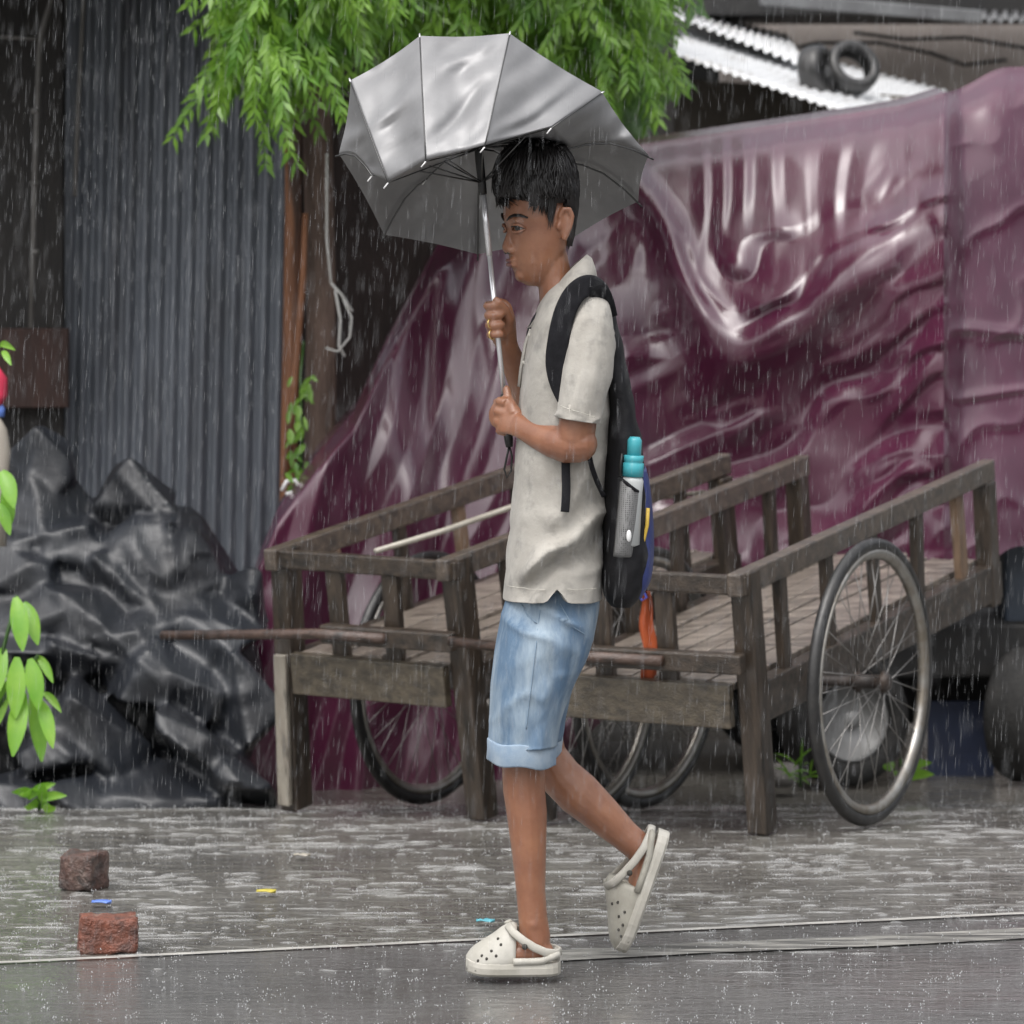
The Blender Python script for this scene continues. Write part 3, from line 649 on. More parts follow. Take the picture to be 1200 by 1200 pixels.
cluster(mm, (285, 415), 330, 11.9, 12.7, rnd, [(235, 50), (265, 95), (290, 130), (320, 110), (345, 65), (400, 25), (430, 20)])
cluster(mm, (420, 735), 400, 12.6, 13.6, rnd, [(420, 40), (600, 50), (690, 75), (735, 95)])
cluster(mm, (665, 742), 190, 12.7, 13.2, rnd, [(665, 90), (700, 112), (742, 108)])
mm.build('crown', M['leaf'], t, smooth=False, fixn=False)
mm = MB()
for k in range(300):
    frond(mm, P(rnd.uniform(300, 720), rnd.uniform(-260, -150), rnd.uniform(12.3, 14.0)), V((rnd.uniform(-1, 1), rnd.uniform(-1, .5), rnd.uniform(-.5, .4))), .34, rnd, 7, .016, .09)
mm.build('upper_crown', M['leaf'], t, smooth=False, fixn=False)
t = thing('shade_tree', P(620, 800, 15.2), 'leafy tree with leaves coloured as in shade, standing behind the truck and umbrella', 'tree')
MB().tube([P(600, 920, 15.3), P(603, 400, 15.3), P(596, 100, 15.3), P(590, -100, 15.3)], [.08, .07, .06, .05], 10).build('trunk', M['bark'], t)
mm = MB()
for k in range(420):
    x = rnd.uniform(400, 735); frond(mm, P(x, rnd.uniform(-120, 110), rnd.uniform(14.2, 15.4)), V((rnd.uniform(-1, 1), rnd.uniform(-1, .2), rnd.uniform(-.8, .3))), .34, rnd, 7, .016, .085)
mm.build('crown', M['leafdark'], t, smooth=False, fixn=False)
wallbox('rear_dark_backing', 380, 790, -150, 16.0, .08, 'darkboard', 'dark backing added for the gloom far behind the trees above the truck', 'wall')  # dark sheet added to stand for the gloom between the leaves

def broad_leaf(mb, p, d, ln, w, droop=.35, n=6):
    d = d.normalized(); side = d.cross(V((.1, -1, .3))).normalized(); nrm = side.cross(d); cur = V(p); rows = []; dd = d.copy()
    for i in range(n + 1):
        f = i / n; ww = w * math.sin(math.pi * min(1, f * .92 + .06)) ** .8
        rows.append([cur - side * ww + nrm * ww * .35, cur, cur + side * ww + nrm * ww * .35])
        dd = (dd + V((0, 0, -droop / n * 2))).normalized(); cur = cur + dd * ln / n
    mb.grid(rows)
def leafy(name, base, label, leaves, stems):
    t = thing(name, base, label, 'plant')
    mm = MB()
    for s in stems: mm.tube(s, .005, 6)
    mm.build('stem', M['leafdark'], t)
    mm = MB()
    for p, d, ln, w in leaves: broad_leaf(mm, p, d, ln * 1.12, w * .78, droop=.5, n=9)
    mm.build('leaves', M['leafbright'], t, fixn=False)
    return t
Dp = 11.3
lv = []
for x, y, dx, dy, l, w in [(18, 700, .3, -.9, .13, .03), (28, 706, .6, -.8, .11, .026), (5, 760, -.3, -.8, .13, .034), (20, 770, .0, -1, .14, .032), (35, 772, .35, -1, .12, .03), (28, 812, -.25, -1, .15, .032), (38, 806, .25, -1, .17, .03), (46, 820, .5, -.8, .12, .024), (10, 800, -.5, -.8, .13, .034), (42, 768, .8, -.5, .08, .016), (2, 815, -.7, -.6, .12, .032), (50, 812, .9, -.2, .07, .014),
                              (2, 552, .5, -.6, .10, .028), (4, 575, .4, -.9, .08, .024), (-2, 590, .6, -.8, .08, .02), (0, 405, .5, .3, .06, .014), (2, 412, .6, -.2, .05, .012)]:
    lv.append((P(x, y, Dp + random.uniform(-.06, .06)), V((dx, random.uniform(-.7, -.2), dy)), l, w))
st = [[P(-30, 960, Dp), P(-14, 850, Dp), P(4, 760, Dp), P(20, 698, Dp)], [P(-14, 850, Dp), P(15, 800, Dp), P(45, 768, Dp)], [P(4, 790, Dp), P(30, 800, Dp), P(50, 815, Dp)], [P(-14, 850, Dp), P(-16, 650, Dp), P(-2, 560, Dp), P(-8, 480, Dp), P(-2, 405, Dp)]]
leafy('leafy_plant', P(-20, 955, Dp), 'bright green broad leaved plant at the left edge beside the black heap', lv, st)
def weed(x, y, D, n, h, label, seed, w=.008):
    rn = random.Random(seed); b0 = P(x, y, D); lv = []
    for k in range(n):
        lv.append((b0 + V((rn.uniform(-.03, .03), rn.uniform(-.03, .03), rn.uniform(0, h * .6))), V((rn.uniform(-1, 1), rn.uniform(-1, 0), rn.uniform(.2, 1.2))), h * rn.uniform(.5, 1), w))
    leafy('weed', b0, label, lv, [[b0, b0 + V((0, 0, h * .7))]])
weed(46, 950, 11.75, 10, .08, 'small pale green weed on the ground before the black heap', 1, .018)
weed(938, 922, 12.4, 14, .10, 'grassy weed tuft on the ground left of the truck wheel', 2, .004)
weed(1056, 918, 12.5, 5, .10, 'broad leaved weed seen through the spokes of the near cart wheel', 3, .022)
# creeper at the post
t = thing('creeper', P(352, 600, 12.95), 'thin green creeper hanging along the post beside the tree trunk', 'plant')
mm = MB(); rn = random.Random(9)
MB().tube([P(350, 600, 13.0), P(354, 520, 13.0), P(352, 440, 13.0), P(356, 400, 13.05)], .004, 5).build('stem', M['leafdark'], t)
for k in range(46):
    y = rn.uniform(440, 590); x = 352 + rn.gauss(0, 9) - (y - 440) * .03
    broad_leaf(mm, P(x, y, 12.95 + rn.uniform(-.04, .04)), V((rn.uniform(-.7, .7), -.5, rn.uniform(-1, .2))), rn.uniform(.03, .06), rn.uniform(.006, .012), n=3)
mm.build('leaves', M['leaf'], t, fixn=False)

# ------------------------------------------------------------------ bricks and litter on the road
def broken_brick(x, y, D, sx, sy, sz, yaw, mt, label, seed):
    c = P(x, y, D); rot = Matrix.Rotation(yaw, 3, 'Z'); b = bmesh.new(); bmesh.ops.create_cube(b, size=1)
    bmesh.ops.subdivide_edges(b, edges=b.edges[:], cuts=9, use_grid_fill=True); mb = MB(); b.verts.ensure_lookup_table()
    vs = []
    for v in b.verts:
        p = V((v.co.x * sx, v.co.y * sy, (v.co.z + .5) * sz))
        p -= V((p.x, p.y, p.z - sz / 2)) * .10 * sum(abs(q) > .49 for q in v.co) ** 2 / 22
        nn = noise.noise_vector(p * 26 + V((seed, 0, 0))) * .007 + noise.noise_vector(p * 70 + V((seed, 0, 0))) * .003
        if v.co.x < -.3: nn += noise.noise_vector(p * 18 + V((0, seed, 0))) * .012
        p += nn; p.z = max(p.z, 0)
        vs.append(rot @ p + V((c.x, c.y, -.006)))
    mb.add(vs, [tuple(v.index for v in f.verts) for f in b.faces]); b.free()
    return tag(mb.build('broken_brick', mt), label, 'brick', 'broken bricks on the road')
broken_brick(127, 1108, 9.3, .115, .10, .072, R(8), M['brick'], 'orange red broken brick with a flat top lying nearest on the wet road', 1.5)
broken_brick(97, 1036, 10.12, .088, .09, .082, R(-25), M['brick_dark'], 'dark rounded brick lump on the wet roadside farther back', 4.5)
def litter(name, x, y, D, w, mt, label, cat):
    c = P(x, y, D); c.z = -.004; mm = MB()
    mm.grid([[c + V((w * (i - 2) / 2, w * .5 * (j - 2) / 2, .006 + w * .28 * (1 + nz(i * .9, j * .9, w * 90)))) for i in range(5)] for j in range(5)])
    tag(mm.build(name, mt, solid=.002), label, cat)
litter('plastic_scrap', 119, 1062, 9.85, .022, M['bluelit'], 'tiny blue plastic scrap on the wet ground behind the orange brick', 'litter')
litter('plastic_scrap', 569, 1082, 9.6, .020, M['teallit'], 'tiny teal plastic scrap on the wet ground left of the standing leg', 'litter')
litter('fallen_leaf', 312, 1048, 10.0, .022, M['yellowlit'], 'small yellow fallen leaf lying on the wet roadside', 'leaf')
litter('fallen_leaf', 354, 1003, 10.55, .020, M['bamboo'], 'small pale fallen leaf lying on the wet roadside behind the yellow one', 'leaf')

# ------------------------------------------------------------------ the person
S = 9.0 / K
def Q(x, y, d=0): return P(x, y, 9.0 + d)                     # exact pixel at depth 9+d
def T(x, y, d=0): p = P(x, y, 9.0); p.y += d; return p         # section point: silhouette at depth 9
person = thing('person', T(615, 1140), 'young man walking left in polo shirt and denim shorts with both hands on an umbrella', 'person')
def limb(mb, pts, n=18):
    """pts: (x, y, depth, radius px in the picture plane, radius m in depth)"""
    ps = [Q(x, y, d) for x, y, d, r, rd in pts]; rings = []
    for i, (x, y, d, r, rd) in enumerate(pts):
        t_ = (ps[min(i + 1, len(ps) - 1)] - ps[max(i - 1, 0)]); t_.y *= .2; t_.normalize(); u = t_.cross(V((0, 1, 0))).normalized()
        rings.append([ps[i] + u * r * S * math.cos(2 * math.pi * k / n) + V((0, 1, 0)) * rd * math.sin(2 * math.pi * k / n) for k in range(n)])
    def cap(ring, c, t_, r): return [[c + (p - c) * math.cos(q) + t_ * r * math.sin(q) for p in ring] for q in (.5, 1.0, 1.4)]
    t0 = (ps[0] - ps[1]).normalized(); t1 = (ps[-1] - ps[-2]).normalized()
    rings = cap(rings[0], ps[0], t0, pts[0][3] * S)[::-1] + rings + cap(rings[-1], ps[-1], t1, pts[-1][3] * S)
    mb.loft(rings)
HC = T(632, 262); HROT = Matrix.Rotation(R(17), 3, 'Z')
def hr(p): return HC + HROT @ (p - HC)
body = MB()
# head
face = [(172, 618, 646, .034), (180, 606, 655, .055), (195, 597, 664, .071), (212, 592, 668, .079), (230, 590.5, 669, .082), (246, 590.5, 669, .0825), (255, 590, 668, .082),
        (262, 592.5, 667, .080), (269, 595, 666, .079), (280, 594.5, 664, .0775), (292, 595.5, 661, .074), (300, 597, 658, .070), (308, 598.5, 655, .066), (316, 601.5, 652, .060), (323, 605, 648, .052), (330, 610, 643, .040), (335, 618, 637, .024)]
rings = []; n = 48
for y, xf, xb, hd in face:
    c, r = (xf + xb) / 2, (xb - xf) / 2; ring = []
    for k in range(n):
        th = 2 * math.pi * k / n; co, si = math.cos(th), math.sin(th)
        ww = 1 + .10 * co
        if y > 275: ww -= .05 * max(0, -co)
        ring.append(hr(T(c + r * math.copysign(abs(co) ** .92, co), y, hd * ww * math.copysign(abs(si) ** .95, si))))
    rings.append(ring)
body.loft(rings)
def hsph(x, y, d, rx, rd, rz, rot=None): body.sphere(hr(T(x, y, d)), rx * S, rd, rz * S, 14, 10)
# nose
rings = []
for y, xt, hw in ((261, 594.5, .007), (268, 593.5, .0075), (276, 591, .009), (284, 588, .012), (289, 586.5, .015), (293, 587.5, .016), (296.5, 591, .014), (298, 595, .010)):
    ring = []
    for k in range(14):
        th = 2 * math.pi * k / 14; ring.append(hr(T(603 - (603 - xt) * (.5 + .5 * math.cos(th)) , y, hw * math.sin(th) * 1.15)))
    rings.append(ring)
body.loft(rings)
for s_ in (-1, 1):
    hsph(595.5, 292.3, .016 * s_, 5.6, .0085, 5.0); hsph(603, 258.5, .034 * s_, 9, .022, 4.2)
hsph(600, 304.2, 0, 5.4, .024, 3.6); hsph(601, 310.4, 0, 5.6, .022, 3.8); hsph(611, 322, 0, 9, .028, 9)
for s_ in (-1, 1):                                                 # ears: rim, lobe and concha
    e = [hr(T(x, y, d * s_)) for x, y, d in ((643, 262, .085), (641.5, 252, .087), (645, 244.5, .090), (652, 244.5, .093), (655.5, 253, .094), (653.5, 265, .092), (649.5, 274, .089), (646, 281, .086))]
    body.tube(e, [.004, .0046, .0052, .0055, .0052, .005, .0054, .0068], 10)
    body.sphere(hr(T(648, 262, .085 * s_)), 8 * S, .006, 19 * S, 12, 8)
    hsph(640, 265, .086 * s_, 3, .006, 5)
# neck, trunk
limb(body, [(645, 300, 0, 20, .058), (650, 325, 0, 20, .056), (655, 350, 0, 23, .062), (660, 372, 0, 30, .10)])
limb(body, [(662, 375, 0, 34, .14), (662, 440, 0, 44, .15), (655, 560, 0, 44, .14), (650, 690, 0, 46, .15)])
# legs
limb(body, [(650, 715, -.07, 44, .085), (632, 790, -.085, 38, .078), (617, 850, -.09, 29, .062), (613, 890, -.09, 25.5, .054), (614, 925, -.09, 24.5, .052), (617.5, 955, -.09, 23.5, .051), (620, 1000, -.09, 20, .043), (622, 1045, -.09, 17, .035), (624.5, 1075, -.09, 17, .033), (627, 1098, -.09, 18, .033), (628, 1115, -.09, 16, .034)])
limb(body, [(632, 1116, -.09, 17, .033), (612, 1114, -.09, 17, .038), (590, 1120, -.09, 12, .040), (572, 1125, -.09, 8, .036)])
limb(body, [(652, 715, .08, 36, .08), (640, 790, .09, 28, .07), (634, 850, .09, 22, .058), (641, 884, .09, 23, .054), (657, 910, .09, 25.5, .054), (678, 930, .09, 27.0, .054), (706, 955, .09, 23, .047), (732, 979, .09, 18.5, .036), (750, 994, .09, 18, .033), (761, 1001, .09, 17, .033)])
limb(body, [(760, 998, .09, 16, .032), (751, 1025, .09, 14, .034), (743, 1055, .09, 10, .036), (738, 1080, .09, 6, .03)])
body.sphere(Q(625, 1084, -.117), .012, .008, .015)                # ankle bone
# arms
limb(body, [(686, 385, -.165, 18, .04), (683, 430, -.19, 25, .05), (678, 490, -.20, 21.5, .045), (674, 515, -.20, 22, .044)])
limb(body, [(678, 520, -.20, 22, .044), (662, 521, -.195, 21.5, .043), (645, 516, -.175, 19, .04), (628, 509, -.145, 16, .033), (612, 501, -.11, 13.5, .025), (604, 497, -.09, 14, .022)])
limb(body, [(684, 370, .16, 26, .05), (665, 440, .19, 25, .05), (640, 500, .20, 22, .045)])
limb(body, [(640, 500, .20, 22, .044), (622, 470, .16, 19, .04), (606, 435, .09, 15.5, .03), (596, 410, .045, 13, .024), (592, 398, .03, 13, .022)])
# shaft line, shared with the umbrella
SH0, SH1 = Q(561, 178, -.03), Q(597, 524, -.03)
def shaft(y): return SH0.lerp(SH1, (y - 178) / (524 - 178))
sax = (SH1 - SH0).normalized(); su = V((0, 1, 0)).cross(sax).normalized()   # su: picture-plane normal of the shaft
if su.x < 0: su = -su
sv = V((0, 1, 0))
def fing(y0, y1, start, end, r0, rr=.0145, lead=None, n=9):
    """finger round the shaft from angle start to end (0 = right, 90 = far, 180 = left/front, 270 = near)"""
    pts, rad = [], []
    if lead: pts += lead; rad += [r0 * 1.12] * len(lead)
    for i in range(n):
        f = i / (n - 1); q = R(lerp(start, end, f)); c = shaft(lerp(y0, y1, f))
        # straighten into three phalanges
        k = 1 + .10 * abs(math.sin(f * 3 * math.pi))
        pts.append(c + (su * math.cos(q) + sv * math.sin(q)) * rr * k); rad.append(r0 * (1 - .18 * f) * (1 + .07 * math.cos(f * 6 * math.pi)))
    end_p = pts[-1] + (pts[-1] - pts[-2]).normalized() * r0 * .55
    pts.append(end_p); rad.append(rad[-1] * .6)
    body.tube(pts, rad, 10)
# near hand: back of the hand to the camera, fingers round the front of the shaft
hb = [Q(606, 497, -.085), Q(600, 492, -.078), Q(592, 487, -.066), Q(586, 484, -.058)]
limb(body, [(606, 498, -.085, 14, .017), (598, 492, -.074, 19, .016), (590, 487, -.062, 20, .014), (585, 486, -.054, 17, .011)])
for i, (y, r0) in enumerate(((470, .0088), (482, .0092), (494, .0088), (505, .0076))):
    kx = Q(584 - (1 if i in (1, 2) else -1), y, -.055)
    fing(y, y + 1, 235, 20, r0, .0150 if i < 3 else .0135, lead=[Q(593, y + 2, -.066), kx])
body.tube([Q(603, 486, -.078), Q(600, 476, -.068), Q(596, 467, -.055), Q(594, 458, -.048), Q(593, 452, -.046)], [.013, .0115, .0098, .0088, .0060], 12)
# far hand: palm beyond the shaft, fingers wrap round to the camera side
limb(body, [(594, 404, .034, 13, .018), (590, 392, .012, 16, .016), (587, 378, .0, 18, .014), (586, 365, -.002, 16, .011)])
for i, (y, r0, e) in enumerate(((357, .0096, 302), (368.5, .0102, 316), (380, .0102, 314), (391, .0092, 300))):
    fing(y, y + 1, 75, e, r0, .0150, lead=[Q(592, y + 3, .004), Q(588, y + 1, .0)])
body.tube([Q(596, 386, .004), Q(597, 374, -.016), Q(592, 362, -.034), Q(584, 354, -.046), Q(579, 349, -.046)], [.012, .0112, .0098, .0088, .006], 12)
bm_ = remesh(body, .0031, 3, .5)
bo = bm_.build('body', M['skin'], person, fixn=False)
# eyes, brows, lips
for s_ in (-1, 1):
    e = MB(); e.sphere(hr(T(602.5, 267, .037 * s_)), 7.0 * S, .0118, 4.6 * S, 20, 12); eo = e.build('eye', M['eyew'], person)
    MB().sphere(hr(T(598.6, 267.0, .0415 * s_)), 3.6 * S, .0075, 4.2 * S, 14, 8).build('iris', M['iris'], eo)
    for nm, pl_ in (('eyelid', ((595.0, 268.4, .022), (593.8, 265.2, .029), (594.6, 263.4, .038), (598.0, 263.2, .047), (604.5, 266.8, .056))),
                    ('eyelid', ((595.4, 269.0, .022), (594.8, 270.8, .030), (596.2, 271.6, .039), (600, 270.8, .048), (605, 268.0, .056)))):
        lid = MB(); lid.tube([hr(T(x, y, d * s_)) for x, y, d in pl_], [.0018, .0030, .0034, .0030, .0016], 8); lid.build(nm, M['skin'], eo)
    lash = MB(); lash.tube([hr(T(x, y, d * s_)) for x, y, d in ((593.4, 267.0, .024), (592.2, 265.6, .031), (593.2, 264.8, .039), (597.0, 265.0, .048), (604, 267.6, .057))], [.0006, .0012, .0013, .0012, .0006], 6); lash.build('eyelash', M['hair'], eo)
    br = MB(); bp = [hr(T(x, y, d * s_)) for x, y, d in ((590.4, 257.5, .014), (591.0, 254.2, .026), (593.5, 252.2, .040), (598.5, 252.0, .055), (606, 255.0, .067))]
    br.tube(bp, [(.0016, .003), (.0022, .005), (.0022, .005), (.002, .004), (.0012, .002)], 8); br.build('eyebrow', M['hair'], person)
lp = MB()
for y, xx, w, r_ in ((304.6, 592.9, .022, .0036), (309.6, 593.6, .020, .0043)):
    pts = [hr(T(xx + 7.5 * (abs(q) ** 1.8), y + (1.2 * abs(q)), w * q)) for q in (-1, -.7, -.4, 0, .4, .7, 1)]
    lp.tube(pts, [.0012, r_ * .8, r_, r_ * .95, r_, r_ * .8, .0012], 8)
lp.build('lips', M['lip'], person)
for s_ in (-1, 1):
    MB().sphere(hr(T(593.2, 296.2, .009 * s_)), 2.6 * S, .0042, 1.6 * S, 10, 6).build('nostril_shadow', M['hole'], person)  # dark beads stand in for the shadow under the nose
rg = MB(); 
for y in (378, 391):
    c = shaft(y) + su * -.011 - sv * .014; ax_ = (su * .75 + sv * -.65).normalized(); u2 = sax; v2 = ax_.cross(u2)
    rg.tube([c + (u2 * math.cos(q) + v2 * math.sin(q)) * .0096 for q in [2 * math.pi * i / 16 for i in range(17)]], .0016, 6)
rg.build('ring', M['gold'], person)

# hair: a cap plus many overlapping locks
hair = MB(); rings = []
hcap = [(163.5, 614, 646, .030), (170, 600, 657, .055), (182, 589, 665, .076), (198, 583, 670, .087), (214, 582, 672, .091), (228, 584, 672.5, .0925), (238, 596, 672, .092)]
for y, xf, xb, hd in hcap:
    c, r = (xf + xb) / 2, (xb - xf) / 2
    rings.append([hr(T(c + r * math.cos(2 * math.pi * k / 40), y, hd * (1 + .08 * math.cos(2 * math.pi * k / 40)) * math.sin(2 * math.pi * k / 40))) for k in range(40)])
hair.loft(rings)
rings = []
for y, xf, xb, hd in ((224, 646, 664, .076), (240, 653, 669.5, .0865), (252, 654, 671, .086), (264, 659, 669, .080), (276, 662, 666.5, .068), (288, 663, 664.5, .050)):
    seq = [math.pi * k / 24 for k in range(25)]
    rings.append([hr(T(lerp(xf, xb, math.sin(q) ** .7), y, -hd * math.cos(q))) for q in seq] + [hr(T(lerp(xf, xb, math.sin(q) ** .7) - 9, y, -hd * .86 * math.cos(q))) for q in seq[::-1]])
hair.loft(rings)
rh = random.Random(21)
def hsurf(phi, el, off=0):
    """point on the hair shell: phi 180 = front, 270 = near side; el 1 = crown, 0 = fringe line"""
    y = 164 + (1 - el) * 70; tab = [(q[0], q) for q in hcap]
    xf = interp([(q[0], q[1]) for q in hcap], y); xb = interp([(q[0], q[2]) for q in hcap], y); hd = interp([(q[0], q[3]) for q in hcap], y)
    c, r = (xf + xb) / 2, (xb - xf) / 2; th = R(phi)
    return hr(T(c + (r + off / S * 1.0) * math.cos(th), y, (hd + off) * (1 + .08 * math.cos(th)) * math.sin(th)))
def lock(pts, r):
    m_ = len(pts); hair.tube(pts, [(r * (.55 + .45 * math.sin(math.pi * min(1, i / (m_ - 1) * .8 + .25))) * (1 if i < m_ - 1 else .12),) * 2 for i in range(m_)], 5)
for k in range(1150):
    phi = rh.uniform(0, 360); e0 = rh.uniform(.25, 1.0); e1 = max(-.0, e0 - rh.uniform(.3, .75)); sw = rh.uniform(-18, 14)
    o1 = rh.uniform(.001, .008)
    pts = [hsurf(phi + sw * f, lerp(e0, e1, f), lerp(.0, o1, f) + .004 * math.sin(f * 3)) for f in (0, .2, .4, .6, .8, 1)]
    if rh.random() < .25: pts[-1] += V((rh.uniform(-.008, .006), rh.uniform(-.008, .004), rh.uniform(-.004, .006)))
    lock(pts, rh.uniform(.0018, .0040))
for k in range(130):                                                # fringe
    phi = rh.uniform(140, 222); p0 = hsurf(phi, .5, .003); p1 = hsurf(phi + rh.uniform(-6, 4), .15, .006)
    p2 = hr(T(583 + 9 * abs((phi - 180) / 40) ** 1.5 + rh.uniform(-4, 7), 236 + rh.uniform(-9, 10), -.085 * math.sin(R(phi - 180)) * -1))
    lock([p0, p0.lerp(p1, .5), p1, p1.lerp(p2, .55) + V((-.002, 0, 0)), p2], rh.uniform(.0016, .0034))
for k in range(120):                                                # sides and sideburn
    for s_ in (-1, 1):
        x = rh.uniform(604, 636); y1 = interp([(604, 240), (624, 244), (631, 266), (635, 246)], x) + rh.uniform(-7, 7)
        lock([hr(T(x + 4, 205, .090 * s_)), hr(T(x + 2, 222, .092 * s_)), hr(T(x, (232 + y1) / 2, .0895 * s_)), hr(T(x - 1 + rh.uniform(-2, 2), y1 + rh.uniform(-4, 5), .084 * s_))], rh.uniform(.0012, .0028))
for k in range(130):                                                # nape
    q = rh.uniform(0, math.pi); d = -.086 * math.cos(q); x = lerp(650, 671.5, math.sin(q) ** .7); y1 = lerp(246, 291, math.sin(q)) + rh.uniform(-6, 6)
    lock([hr(T(x - 6, rh.uniform(196, 214), d * .95)), hr(T(x + .8, rh.uniform(222, 232), d * 1.02)), hr(T(x + 1.0, 242, d * 1.0)), hr(T(x - 2.0 * math.sin(q), lerp(240, y1, .6), d * .93)), hr(T(x - 7 * math.sin(q), y1, d * .78))], rh.uniform(.0025, .004))
for k in range(60):                                                # tufts on the crown
    phi = rh.uniform(0, 360); p = hsurf(phi, rh.uniform(.8, 1), 0)
    lock([p, p + V((rh.uniform(-.004, .004), 0, .008)), p + V((rh.uniform(-.014, .012), rh.uniform(-.01, .01), rh.uniform(.008, .018)))], rh.uniform(.0018, .0032))
hair.build('hair', M['hair'], person, fixn=False)

# ---- shirt
def drape(mb, amp, fn):
    for v in mb.v: fn(v)
def body_rings(rows_, n=72, e=2.3, d0=0):
    out = []
    for y, xf, xb, hd in rows_:
        c, r = (xf + xb) / 2, (xb - xf) / 2; ring = []
        for k in range(n):
            th = 2 * math.pi * k / n; co, si = math.cos(th), math.sin(th)
            ring.append(T(c + r * math.copysign(abs(co) ** (2 / e), co), y, d0 + hd * math.copysign(abs(si) ** (2 / e), si)))
        out.append(ring)
    return out
def dense(tab, m_):
    """resample section rows smoothly (Catmull-Rom)"""
    out = []; n_ = len(tab)
    for i in range(n_ - 1):
        p0, p1, p2, p3 = tab[max(0, i - 1)], tab[i], tab[i + 1], tab[min(n_ - 1, i + 2)]
        for k in range(m_):
            t_ = k / m_; out.append(tuple(.5 * ((2 * b) + (-a + c) * t_ + (2 * a - 5 * b + 4 * c - d) * t_ ** 2 + (-a + 3 * b - 3 * c + d) * t_ ** 3) for a, b, c, d in zip(p0, p1, p2, p3)))
    out.append(tab[-1]); return out
shirt_rows = [(330, 650, 690, .075), (340, 641, 696, .115), (352, 634, 702, .150), (366, 628, 707, .172), (385, 621, 711, .186), (420, 613.5, 715, .192), (470, 608, 717.5, .19), (520, 604, 715, .182), (570, 600, 711, .176), (620, 595, 708, .175), (660, 591, 706.5, .186), (684, 589, 705.5, .194), (698, 587.5, 705, .198)]
rr = body_rings(dense(shirt_rows, 8), 96)
nr = len(rr); sm = MB()
for i, ring in enumerate(rr):
    f = i / (nr - 1)
    for k, p in enumerate(ring):
        px = CX + p.x * K / 9; py = HY + (CH - p.z) * K / 9; d = p.y - 9
        low = sstep(520, 640, py)
        # side slit: the hem opens in an upside-down V on either flank, and the hem waves a little
        if f > .9:
            hem = (f - .9) / .1
            p.z += hem * (.030 * max(0, 1 - abs(px - 652) / 13) + .003 * math.sin(px / 24.0)) 
        # folds: diagonal pull from the belly to the flank, plus soft vertical ones
        rg_ = lambda a_, e_: (1 - abs(math.sin(a_))) ** e_
        n1, n2 = nz(px / 45, py / 55, 5), nz(px / 60, py / 80, 8)
        # long pull from the belly up towards the flank, then smaller ones beside it
        out = .030 * low * math.exp(-((py - 640 + .62 * (px - 640) + 14 * n1) / 11) ** 2) * sstep(598, 625, px)
        out -= .022 * low * math.exp(-((py - 662 + .60 * (px - 640) + 14 * n1) / 13) ** 2) * sstep(598, 625, px)
        out += .013 * low * rg_((py - .5 * (690 - px)) / 15.0 + 2.0 * n1, 2) * (.3 + .7 * sstep(-.2, .3, nz(px / 30, py / 40, 17)))
        out += .010 * low * rg_((px + .25 * py) / 17.0 + 2 * n2, 2.2)
        # upper body: soft drops from chest and armpit
        out += .012 * (1 - low) * sstep(360, 430, py) * rg_((px - .18 * py) / 20.0 + 2.2 * n2, 2) * (.3 + .7 * sstep(-.2, .4, nz(px / 25, py / 70, 27)))
        out += .016 * sstep(470, 520, py) * (1 - sstep(600, 660, py)) * rg_((py + .9 * px) / 22.0 + 1.6 * n1, 2) * sstep(640, 680, px)
        out += .006 * nz(px / 22, py / 30, 3 + d * 3)
        side = -1 if d < 0 else 1
        w_ = abs(d) / .18
        p.y += side * out * min(1, w_ * 1.5) * sstep(.05, .2, f)
        p.x += out * .35 * (1 - min(1, w_)) * sstep(.1, .25, f)
sm.loft(rr)
def sleeve(mb, tab, cuff=True, n=44):
    dn = dense(tab, 7); ps = [Q(x, y, d) for x, y, d, r, rd in dn]; rings = []
    for i, (x, y, d, r, rd) in enumerate(dn):
        t_ = ps[min(i + 1, len(ps) - 1)] - ps[max(i - 1, 0)]; t_.y *= .3; t_.normalize(); u = t_.cross(V((0, 1, 0))).normalized(); f = i / (len(dn) - 1)
        ring = []
        for k in range(n):
            th = 2 * math.pi * k / n
            w_ = 1 + (.05 * nz(math.cos(th) * 1.4 + 3, math.sin(th) * 1.4, f * 3.2 + x * .01) + .15 * ((1 - abs(math.sin(th * 2.5 + f * 5 + 2 * nz(th, f * 3, 5)))) ** 2 - .3) * (.3 + .7 * sstep(-.2, .3, nz(math.cos(th) * 2, math.sin(th) * 2, f * 4 + 9)))) * sstep(.1, .4, f)
            if cuff and f > .86: w_ += .03
            ring.append(ps[i] + u * r * S * math.cos(th) * w_ + V((0, 1, 0)) * rd * math.sin(th) * w_)
        rings.append(ring)
    # turn the cuff inward so the opening has an edge
    c = sum(rings[-1], V((0, 0, 0))) / n; rings.append([c + (p - c) * .9 for p in rings[-1]]); rings.append([c + (p - c) * .86 + V((0, 0, .03)) for p in rings[-2]])
    mb.loft(rings, caps=True)
sleeve(sm, [(690, 340, -.10, 12, .04), (690, 352, -.135, 22, .06), (690, 375, -.160, 28, .064), (688, 410, -.180, 30, .062), (684, 450, -.196, 28.5, .061), (679, 482, -.203, 26.5, .060), (677.5, 492, -.205, 26, .060)])
sleeve(sm, [(684, 340, .10, 12, .04), (682, 352, .135, 22, .06), (678, 375, .160, 28, .064), (668, 410, .180, 30, .062), (655, 450, .196, 28, .061), (645, 478, .20, 27, .060)])
so = sm.build('shirt', M['shirt'], person)
